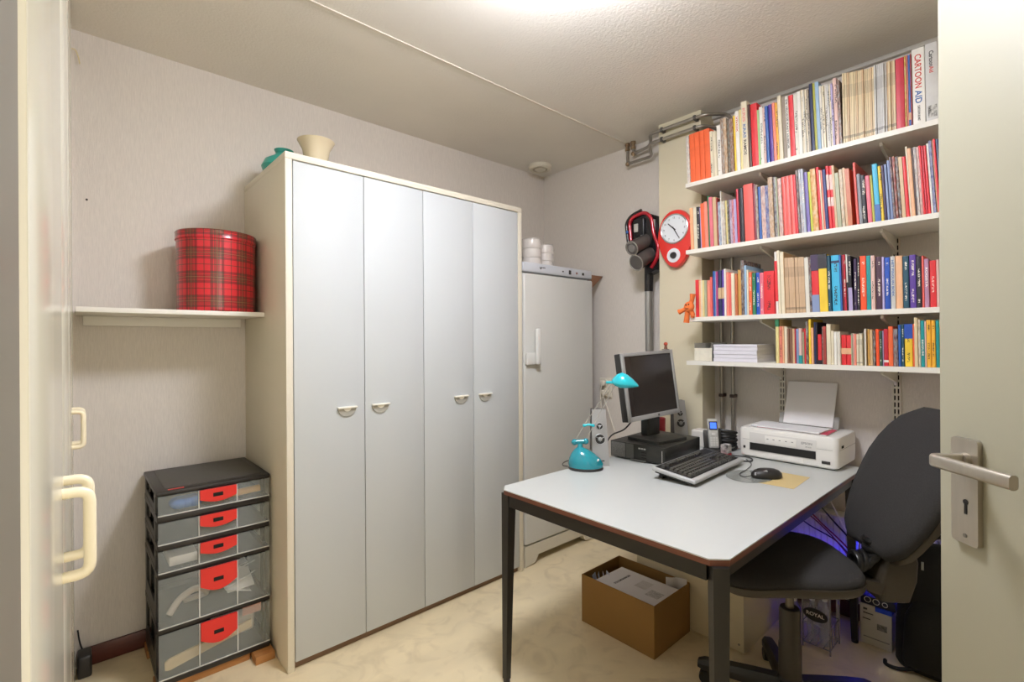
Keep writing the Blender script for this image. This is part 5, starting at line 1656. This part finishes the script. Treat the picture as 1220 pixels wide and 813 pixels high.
# printer
prm = mat('printer_white', '#ebe8e2', .38)
PRZ = DZ
pr = thing('printer', 'white inkjet printer with paper in its rear tray', 'printer', (2.39, 0.81, PRZ))
PX0, PX1, PY0, PY1 = 2.388, 2.668, 0.606, 1.018
PH = 0.142
pb = MB()
pb.loft([[(x, y, PRZ + z_) for x, y in rrect((PX1 - PX0) / 2 - i_, (PY1 - PY0) / 2 - i_, .022, 5, (PX0 + PX1) / 2, (PY0 + PY1) / 2)] for z_, i_ in ((0.004, .012), (0.012, .002), (0.05, 0), (PH - .05, 0), (PH - .012, 0), (PH - .003, .003), (PH, .010))])
pb.build('body', prm, pr, angle=40)
MB().box(PX0 + .02, PX1 - .02, PY0 + .02, PY1 - .02, PRZ, PRZ + .004).build('feet', blk, pr)
fpn = MB().box(PX0 - .002, PX0 + .004, PY0 + .082, PY1 - .050, PRZ + .036, PRZ + .122, .001).build('front_frame', mat('printer_panel', '#d8d5d0', .4), pr)
MB().box(PX0 - .003, PX0 - .0018, PY0 + .084, PY1 - .052, PRZ + .040, PRZ + .074).build('paper_slot', mat('slot_black', '#141210', .6), fpn)
cpn = MB().box(PX0 - .0032, PX0 - .0018, PY0 + .160, PY1 - .120, PRZ + .080, PRZ + .114, .0005).build('control_strip', prm, fpn)
for k in range(5):
    yk = PY0 + .176 + k * .026
    MB().box(PX0 - .0038, PX0 - .0031, yk - .004, yk + .004, PRZ + .098, PRZ + .102).build('button', ink_grey, cpn)
text_mesh('EPSON', frame_M((PX0 - .0022, PY0 + .119, PRZ + .103), (0, -1, 0), (0, 0, 1)), ink_grey, fpn, width=.042)
text_mesh('XP-235', frame_M((PX0 - .0022, PY0 + .113, PRZ + .088), (0, -1, 0), (0, 0, 1)), ink_grey, fpn, width=.024)
MB().box(PX0 - .002, PX0 + .001, PY0 + .030, PY0 + .062, PRZ + .026, PRZ + .038, .0005).build('badge', ink_dark, pr)
MB().box(PX0 - .002, PX0 + .001, PY1 - .031, PY1 - .022, PRZ + .044, PRZ + .055).build('sensor', ink_dark, pr)
sm = MB()
sm.box(PX0 - .0006, PX0 + .003, PY0 + .022, PY0 + .081, PRZ + .0862, PRZ + .0872)
sm.box(PX0 - .0006, PX0 + .003, PY1 - .050, PY1 - .020, PRZ + .0862, PRZ + .0872)
sm.box(PX0 + .02, PX1 - .02, PY0 - .0006, PY0 + .003, PRZ + .0862, PRZ + .0872)
sm.box(PX0 + .003, PX0 + .005, PY0 + .12, PY1 - .10, PRZ + PH - .006, PRZ + PH - .004)
sm.build('seam', ink_grey, pr, angle=0)
MB().box(PX0 + .045, PX0 + .075, PY0 - .0012, PY0 + .003, PRZ + .092, PRZ + .103).build('side_slot', darkhole, pr)
MB().box(PX0 - .001, PX0 + .004, PY0 + .135, PY1 - .135, PRZ + .012, PRZ + .034, .001).build('output_tray', prm, pr)
MB().box(PX0 + .015, PX1 - .07, PY0 + .05, PY1 - .04, PRZ + PH + .0002, PRZ + PH + .003, .001).build('scanner_lid', mat('printer_lid', '#d9d6d4', .4), pr)
Rt = Matrix.Translation((2.612, 0.790, PRZ + PH)) @ Matrix.Rotation(math.radians(22), 4, 'Y')
MB().box(-.003, .003, -.128, .128, 0.0005, .06, .002).build('tray_support', clr, pr, M=Rt)
shp = tag(MB().box(-.0075, -.0035, -.106, .106, 0.006, .222, .0005, 1).build('printer_paper', mat('sheet_white', '#e6e4e4', .7), None, M=Rt, angle=0), 'stack of white paper standing in the rear tray of the printer', 'paper')
for k, (z_, dx_, dy_, rz, c, lab) in enumerate(((0.0034, 0, 0, .03, '#c2455a', 'crimson folder on top of the printer beneath white sheets'), (0.0064, -.012, .022, -.04, '#e6e4e6', 'white sheets lying on top of the printer'))):
    s_ = MB().box(-.075, .075, -.145, .145, 0, .0028 if k == 0 else .006, .0005, 1).build('folder' if k == 0 else 'paper_sheets', mat('loose_%d' % k, c, .6), angle=0)
    s_.location = (2.49 + dx_, 0.80 + dy_, PRZ + PH + z_)
    s_.rotation_euler = (0, 0, rz)
    tag(s_, lab, 'folder' if k == 0 else 'paper')

# ================================================================ office chair
fab = mat('charcoal_fabric', '#2d2b2a', .95, noise=.22, nscale=260, bump=.35, bscale=320)
plas = mat('chair_plastic', '#352e24', .42)
pblk = mat('chair_black', '#1b1a19', .4)
oc = thing('office_chair', 'grey-black swivel office chair pushed to the right side of the desk', 'chair', (1.862, 0.622, 0), math.atan2(.743, -.668), world=False)
# local: +x the way the chair faces, +y its left hand side
MB().lathe([(.001, .055), (.034, .055), (.042, .07), (.042, .11), (.036, .125), (.001, .125)], 24, None, False, False).build('hub', pblk, oc)
for k in range(5):
    a = math.radians(106 + 72 * k) - math.atan2(.743, -.668)
    d = Vector((math.cos(a), math.sin(a), 0))
    s = Vector((-math.sin(a), math.cos(a), 0))
    rg = []
    for r_, w, z0, z1 in ((.030, .030, .060, .115), (.12, .028, .062, .108), (.22, .026, .060, .098), (.285, .024, .056, .088), (.306, .016, .058, .080)):
        c = d * r_
        rg.append([tuple(c + s * (w * x) + Vector((0, 0, z0 + (z1 - z0) * y))) for x, y in ((-1, 0), (1, 0), (1, .6), (.6, 1), (-.6, 1), (-1, .6))])
    lg = MB().loft(rg).build('base_leg', pblk, oc, angle=30)
    c = d * .285
    wh = MB()
    for q in (-1, 1):
        wh.cyl(c + s * (.006 * q) + Vector((0, 0, .0255)) - d * .008, c + s * (.021 * q) + Vector((0, 0, .0255)) - d * .008, .0255, .023, 20)
    wh.cyl(c + Vector((0, 0, .03)), c + Vector((0, 0, .06)), .008)
    wh.build('caster', pblk, lg)
MB().lathe([(.001, .12), (.036, .12), (.036, .235), (.0335, .24), (.0335, .352), (.030, .362), (.001, .362)], 26, None, False, False).build('column_cover', plas, oc)
MB().cyl((0, 0, .36), (0, 0, .475), .0135).build('gas_lift', mat('lift_steel', '#6d675d', .3, .7), oc)
MB().box(-.20, .10, -.06, .06, .470, .494, .006).build('seat_plate', pblk, oc)
def sup(cx_, a, b, z, n=40, e=.62, dz=None):
    o_ = []
    for k in range(n):
        t = 2 * PI * k / n
        x = cx_ + a * math.copysign(abs(math.cos(t)) ** e, math.cos(t))
        y = b * math.copysign(abs(math.sin(t)) ** e, math.sin(t))
        zz_ = z + (dz(x, y) if dz else 0)
        o_.append((x, y, zz_))
    return o_
drop = lambda x, y: -0.030 * max(0, (x - .06) / .17) ** 2
A_, B_, CX = .225, .218, .035
MB().loft([sup(CX, A_ * .86, B_ * .86, .495, dz=drop), sup(CX, A_ * .98, B_ * .98, .502, dz=drop), sup(CX, A_, B_, .512, dz=drop), sup(CX, A_, B_, .528, dz=drop), sup(CX, A_ * .985, B_ * .985, .530, dz=drop)]).build('seat_shell', plas, oc, angle=40)
MB().loft([sup(CX, A_ * .985, B_ * .985, .5302, dz=drop), sup(CX, A_ * .99, B_ * .99, .540, dz=drop), sup(CX, A_ * .94, B_ * .94, .556, dz=drop), sup(CX, A_ * .80, B_ * .80, .566, dz=drop), sup(CX, A_ * .5, B_ * .5, .570, dz=drop), sup(CX, A_ * .15, B_ * .15, .570, dz=drop)]).build('seat', fab, oc, angle=60)
# backrest: leaning back
rec = math.radians(27)
Bk = Matrix.Translation((-.268, 0, .570)) @ Matrix.Rotation(-rec, 4, 'Y')
BHt = 0.54
def bw_(t):
    pts_ = ((0, .10), (.06, .148), (.2, .184), (.4, .208), (.6, .214), (.8, .194), (.92, .148), (1.0, .07))
    for (t0, w0), (t1, w1) in zip(pts_, pts_[1:]):
        if t <= t1:
            f_ = (t - t0) / (t1 - t0)
            return w0 + (w1 - w0) * f_
    return pts_[-1][1]
ts = [0, .03, .08, .15, .25, .35, .5, .62, .74, .84, .91, .96, 1.0]
outl = [(bw_(t), t * BHt) for t in ts] + [(-bw_(t), t * BHt) for t in ts[::-1]]
zc_ = BHt * .5
def bring(s, x, bow=.10):
    return [(x + bow * (y * s) ** 2 * 2.2, y * s, zc_ + (z - zc_) * s) for y, z in outl]
MB().loft([bring(.95, -.028), bring(1.0, -.020), bring(1.0, -.004), bring(.99, .0)]).build('back_shell', plas, oc, M=Bk, angle=40)
MB().loft([bring(.985, .0005), bring(.995, .012), bring(.975, .028), bring(.90, .042), bring(.7, .050), bring(.35, .054), bring(.08, .055)]).build('backrest', fab, oc, M=Bk, angle=60)
# bar and cover joining seat and backrest
MB().loft([[(x, y * .055, z) for x, z, y in ((-.19, .498, -1), (-.19, .498, 1), (-.19, .470, 1), (-.19, .470, -1))],
           [(x, y * .075, z) for x, z, y in ((-.27, .492, -1), (-.27, .492, 1), (-.25, .455, 1), (-.25, .455, -1))],
           [(x, y * .060, z) for x, z, y in ((-.30, .492, -1), (-.30, .492, 1), (-.30, .462, 1), (-.30, .462, -1))]]).build('back_bar', plas, oc, angle=30)
MB().loft([[(xm_ + w_ * px_, d_ * py_, z_) for px_, py_ in rrect(1, 1, .35, 4)] for z_, xm_, w_, d_ in ((.425, -.305, .040, .060), (.43, -.305, .050, .068), (.50, -.312, .062, .076), (.56, -.325, .055, .072), (.60, -.340, .035, .060))]).build('back_cover', plas, oc, angle=40)
bl_ = MB()
for k in range(7):
    t = k / 6
    a = t * PI / 2
    c = Vector((-.205 - .065 * math.sin(a), .02, .615 - .075 * math.cos(a)))
    bl_.ring(c, (math.cos(a), 0, math.sin(a)) if True else 0, .030, .010, 20, 6)
bl_.build('bellows', pblk, oc, angle=60)

# ================================================================ floor corner behind the chair
# white carton, dark box on it
ct = thing('carton', 'small white printed carton with blue tape beside the backpack', 'carton', (2.57, .508, 0))
MB().box(2.512, 2.592, .452, .562, 0, .168, .001).build('box', mat('carton_white', '#cfc9bd', .6), ct)
MB().box(2.5105, 2.5925, .4515, .508, .150, .1685).build('blue_tape', mat('blue_tape', '#1740c8', .4), ct)
MB().box(2.5112, 2.513, .536, .550, .145, .153).build('logo_block', ink_dark, ct)
for z_, a, b in ((.132, .515, .55), (.108, .525, .552)):
    MB().box(2.5112, 2.513, a, b, z_ - .002, z_ + .002).build('printed_line', ink_dark, ct)
MB().box(2.5112, 2.5125, .468, .502, .075, .10).build('printed_picture', mat('carton_print', '#8d8984', .7, noise=.7, nscale=80), ct)
MB().box(2.5112, 2.5125, .460, .55, .030, .034).build('printed_line', ink_grey, ct)
db = thing('dark_box', 'flat dark box with white rings lying on the small white carton', 'box', (2.56, .50, .1685))
MB().box(2.514, 2.590, .440, .560, .169, .205, .002).build('box', mat('navy_box', '#1d1c2e', .4), db)
MB().ring((2.5135, .535, .190), (1, 0, 0), .011, .0013, 20, 6).ring((2.5135, .505, .189), (1, 0, 0), .011, .0013, 20, 6).ring((2.5135, .475, .188), (1, 0, 0), .009, .0013, 20, 6).build('white_rings', ink_white, db)
# glowing network router with a violet light, on the floor box
rt = thing('network_router', 'network box glowing violet blue on the wall side beside the backpack', 'router', (2.545, .470, .2055))
MB().box(2.530, 2.558, .440, .500, .2055, .400, .004).build('housing', blk, rt)
glow = mat('violet_led', '#5a50ff', .4, emit='#4238ff', estr=6.0)
glow2 = mat('blue_led', '#5a50ff', .4, emit='#3a3cff', estr=40.0)
MB().box(2.5585, 2.5625, .444, .496, .215, .395).build('led_strip', glow2, rt)
pw = thing('power_strip', 'white power strip with violet lit switch under the desk end', 'power strip', (2.515, .645, 0))
MB().box(2.500, 2.530, .625, .85, .30, .33, .004).build('housing', mat('strip_white', '#cfcac0', .4), pw)
MB().box(2.5305, 2.5345, .63, .845, .305, .325).build('led_strip', glow, pw)
MB().box(2.510, 2.520, .64, .65, .0, .299).build('post', mat('strip_white', '#cfcac0', .4), pw)

# backpack
bpk = thing('backpack', 'black backpack on the floor between chair and open door', 'backpack', (2.42, .31, 0))
bpm = mat('black_nylon', '#141416', .75, noise=.2, nscale=120, bump=.3, bscale=200)
def bp_ring(z, w, d, cx_=2.50, cyy=.275):
    return [(cx_ + d * math.copysign(abs(math.cos(t)) ** .6, math.cos(t)), cyy + w * math.copysign(abs(math.sin(t)) ** .6, math.sin(t)), z) for t in [2 * PI * k / 36 for k in range(36)]]
MB().loft([bp_ring(0.0, .150, .070), bp_ring(.02, .160, .082), bp_ring(.15, .158, .086), bp_ring(.30, .150, .078), bp_ring(.40, .130, .066), bp_ring(.46, .100, .052), bp_ring(.49, .055, .032), bp_ring(.497, .015, .01)]).build('body', bpm, bpk, angle=60)
MB().loft([bp_ring(0.03, .120, .030, 2.425), bp_ring(.05, .128, .042, 2.425), bp_ring(.22, .120, .040, 2.428), bp_ring(.28, .095, .026, 2.435), bp_ring(.295, .04, .01, 2.44)]).build('front_pocket', bpm, bpk, angle=60)
MB().tube(smooth_path([(2.50, .335, .470), (2.50, .320, .515), (2.50, .285, .530), (2.50, .25, .515), (2.50, .235, .48)]), .009, 8).build('handle', bpm, bpk, angle=60)
MB().box(2.434, 2.437, .338, .346, .405, .437, .001).build('zip_tag', mat('tag_grey', '#9aa0a0', .4), bpk)
MB().tube(smooth_path([(2.420, .36, .02), (2.39, .41, .012), (2.40, .45, .006), (2.43, .46, .005)]), .007, 6).build('strap', bpm, bpk, angle=60)

# clear bottle rack
rk = thing('bottle_rack', 'clear acrylic and wire rack with a black oval ROYAL label under the desk', 'rack', (2.36, .668, 0))
wirem = mat('rack_wire', '#a6a2a8', .25, metal=.7)
acr = mat('clear_acrylic', '#c9cad6', .06, alpha=.22)
RX0, RX1, RY0, RY1 = 2.302, 2.425, .617, .718
for x in (RX0, RX1):
    for y in (RY0, RY1):
        MB().cyl((x, y, 0), (x, y, .255), .0035, n=8).build('post', wirem, rk)
hz = MB()
for z_ in (.02, .105, .25):
    hz.tube([(RX0, RY0, z_), (RX1, RY0, z_), (RX1, RY1, z_), (RX0, RY1, z_)], .0028, 6, closed=True)
for k in range(1, 4):
    yk = RY0 + (RY1 - RY0) * k / 4
    hz.cyl((RX0, yk, .02), (RX1, yk, .02), .002, n=6)
    xk = RX0 + (RX1 - RX0) * k / 4
    hz.cyl((xk, RY0, .02), (xk, RY0, .105), .002, n=6)
hz.build('wire_grid', wirem, rk)
MB().box(RX0 - .006, RX0 - .0037, RY0 - .002, RY1 + .002, .105, .252).build('front_pane', acr, rk, angle=0)
ov = [(RY0 + .052 + .046 * math.cos(t), .150 + .027 * math.sin(t)) for t in [2 * PI * k / 32 for k in range(32)]]
ol = MB().prism(ov, RX0 - .0075, RX0 - .0062, 'x').build('oval_label', blk, rk)
text_mesh('ROYAL', frame_M((RX0 - .0078, RY0 + .052, .152), (0, -1, 0), (0, 0, 1)), ink_white, ol, width=.066)
glass_m = mat('bottle_clear', '#c4c8dc', .08, alpha=.35)
for k, (x, y, h_, lab) in enumerate(((2.335, .645, .205, 'clear bottle with white cap in the rack, right one'), (2.335, .692, .19, 'clear bottle with white cap in the rack, left one'), (2.388, .668, .20, 'clear bottle with white cap in the rack, rear one'))):
    b = thing('bottle', lab, 'bottle', (x, y, .0225), group='bottles in the rack')
    MB().lathe([(.001, .0226), (.017, .0226), (.019, .028), (.019, .0226 + h_ * .62), (.009, .0226 + h_ * .82), (.008, .0226 + h_ * .88), (.001, .0226 + h_ * .88)], 18, Matrix.Translation((x, y, 0)), False, False).build('body', glass_m, b)
    MB().cyl((x, y, .0228 + h_ * .88), (x, y, .0226 + h_), .010, n=16).build('cap', ink_white, b)
sp2 = thing('spray_bottle', 'small bottle with white cap left of the acrylic rack', 'bottle', (2.34, .765, 0))
MB().lathe([(.001, 0), (.026, 0), (.027, .004), (.027, .13), (.012, .16), (.001, .16)], 20, Matrix.Translation((2.34, .765, 0)), False, False).build('body', mat('violet_bottle', '#8d86b8', .2), sp2)
MB().lathe([(.001, .1605), (.013, .1605), (.013, .19), (.006, .20), (.006, .215), (.001, .215)], 16, Matrix.Translation((2.34, .765, 0)), False, False).build('cap', ink_white, sp2)

# cables hanging behind the desk end
for k, (p, c, r_, lab) in enumerate((
        ([(2.655, .90, .70), (2.590, .80, .60), (2.585, .68, .47), (2.585, .60, .38), (2.57, .55, .24)], '#2a2524', .004, 'thick black cable hanging behind the desk, middle of the bundle'),
        ([(2.655, .98, .70), (2.585, .86, .58), (2.580, .74, .46), (2.580, .62, .36), (2.56, .55, .26)], '#8f2f2a', .0035, 'red cable hanging behind the desk end'),
        ([(2.655, .78, .70), (2.585, .72, .62), (2.580, .66, .50), (2.578, .60, .38), (2.56, .56, .25)], '#e2dccf', .0035, 'white cable hanging behind the desk end'),
        ([(2.655, 1.04, .70), (2.585, .94, .56), (2.575, .80, .44), (2.575, .66, .38), (2.57, .57, .28)], '#22202a', .003, 'thin black cable sagging lowest behind the desk end'),
        ([(2.655, 1.10, .70), (2.580, .98, .60), (2.572, .84, .52), (2.572, .70, .42), (2.57, .585, .30)], '#7a2a30', .003, 'dark red cable furthest left behind the desk end'))):
    tag(MB().tube(smooth_path(p), r_, 6).build('hanging_cable', mat('cable_%d' % k, c, .5), angle=60), lab, 'cable', 'cables behind the desk')
tag(MB().tube(smooth_path([(2.05, 1.39, DZ + .165), (2.00, 1.405, DZ + .125), (1.94, 1.435, DZ + .100), (1.895, 1.440, DZ + .05), (1.87, 1.425, DZ + .006), (1.85, 1.41, DZ + .004)]), .0035, 6).build('black_cable', blk), 'black cable curving from the monitor down past the computer to the desk', 'cable')

for o in list(bpy.data.objects):
    if '_world' in o:
        del o['_world']
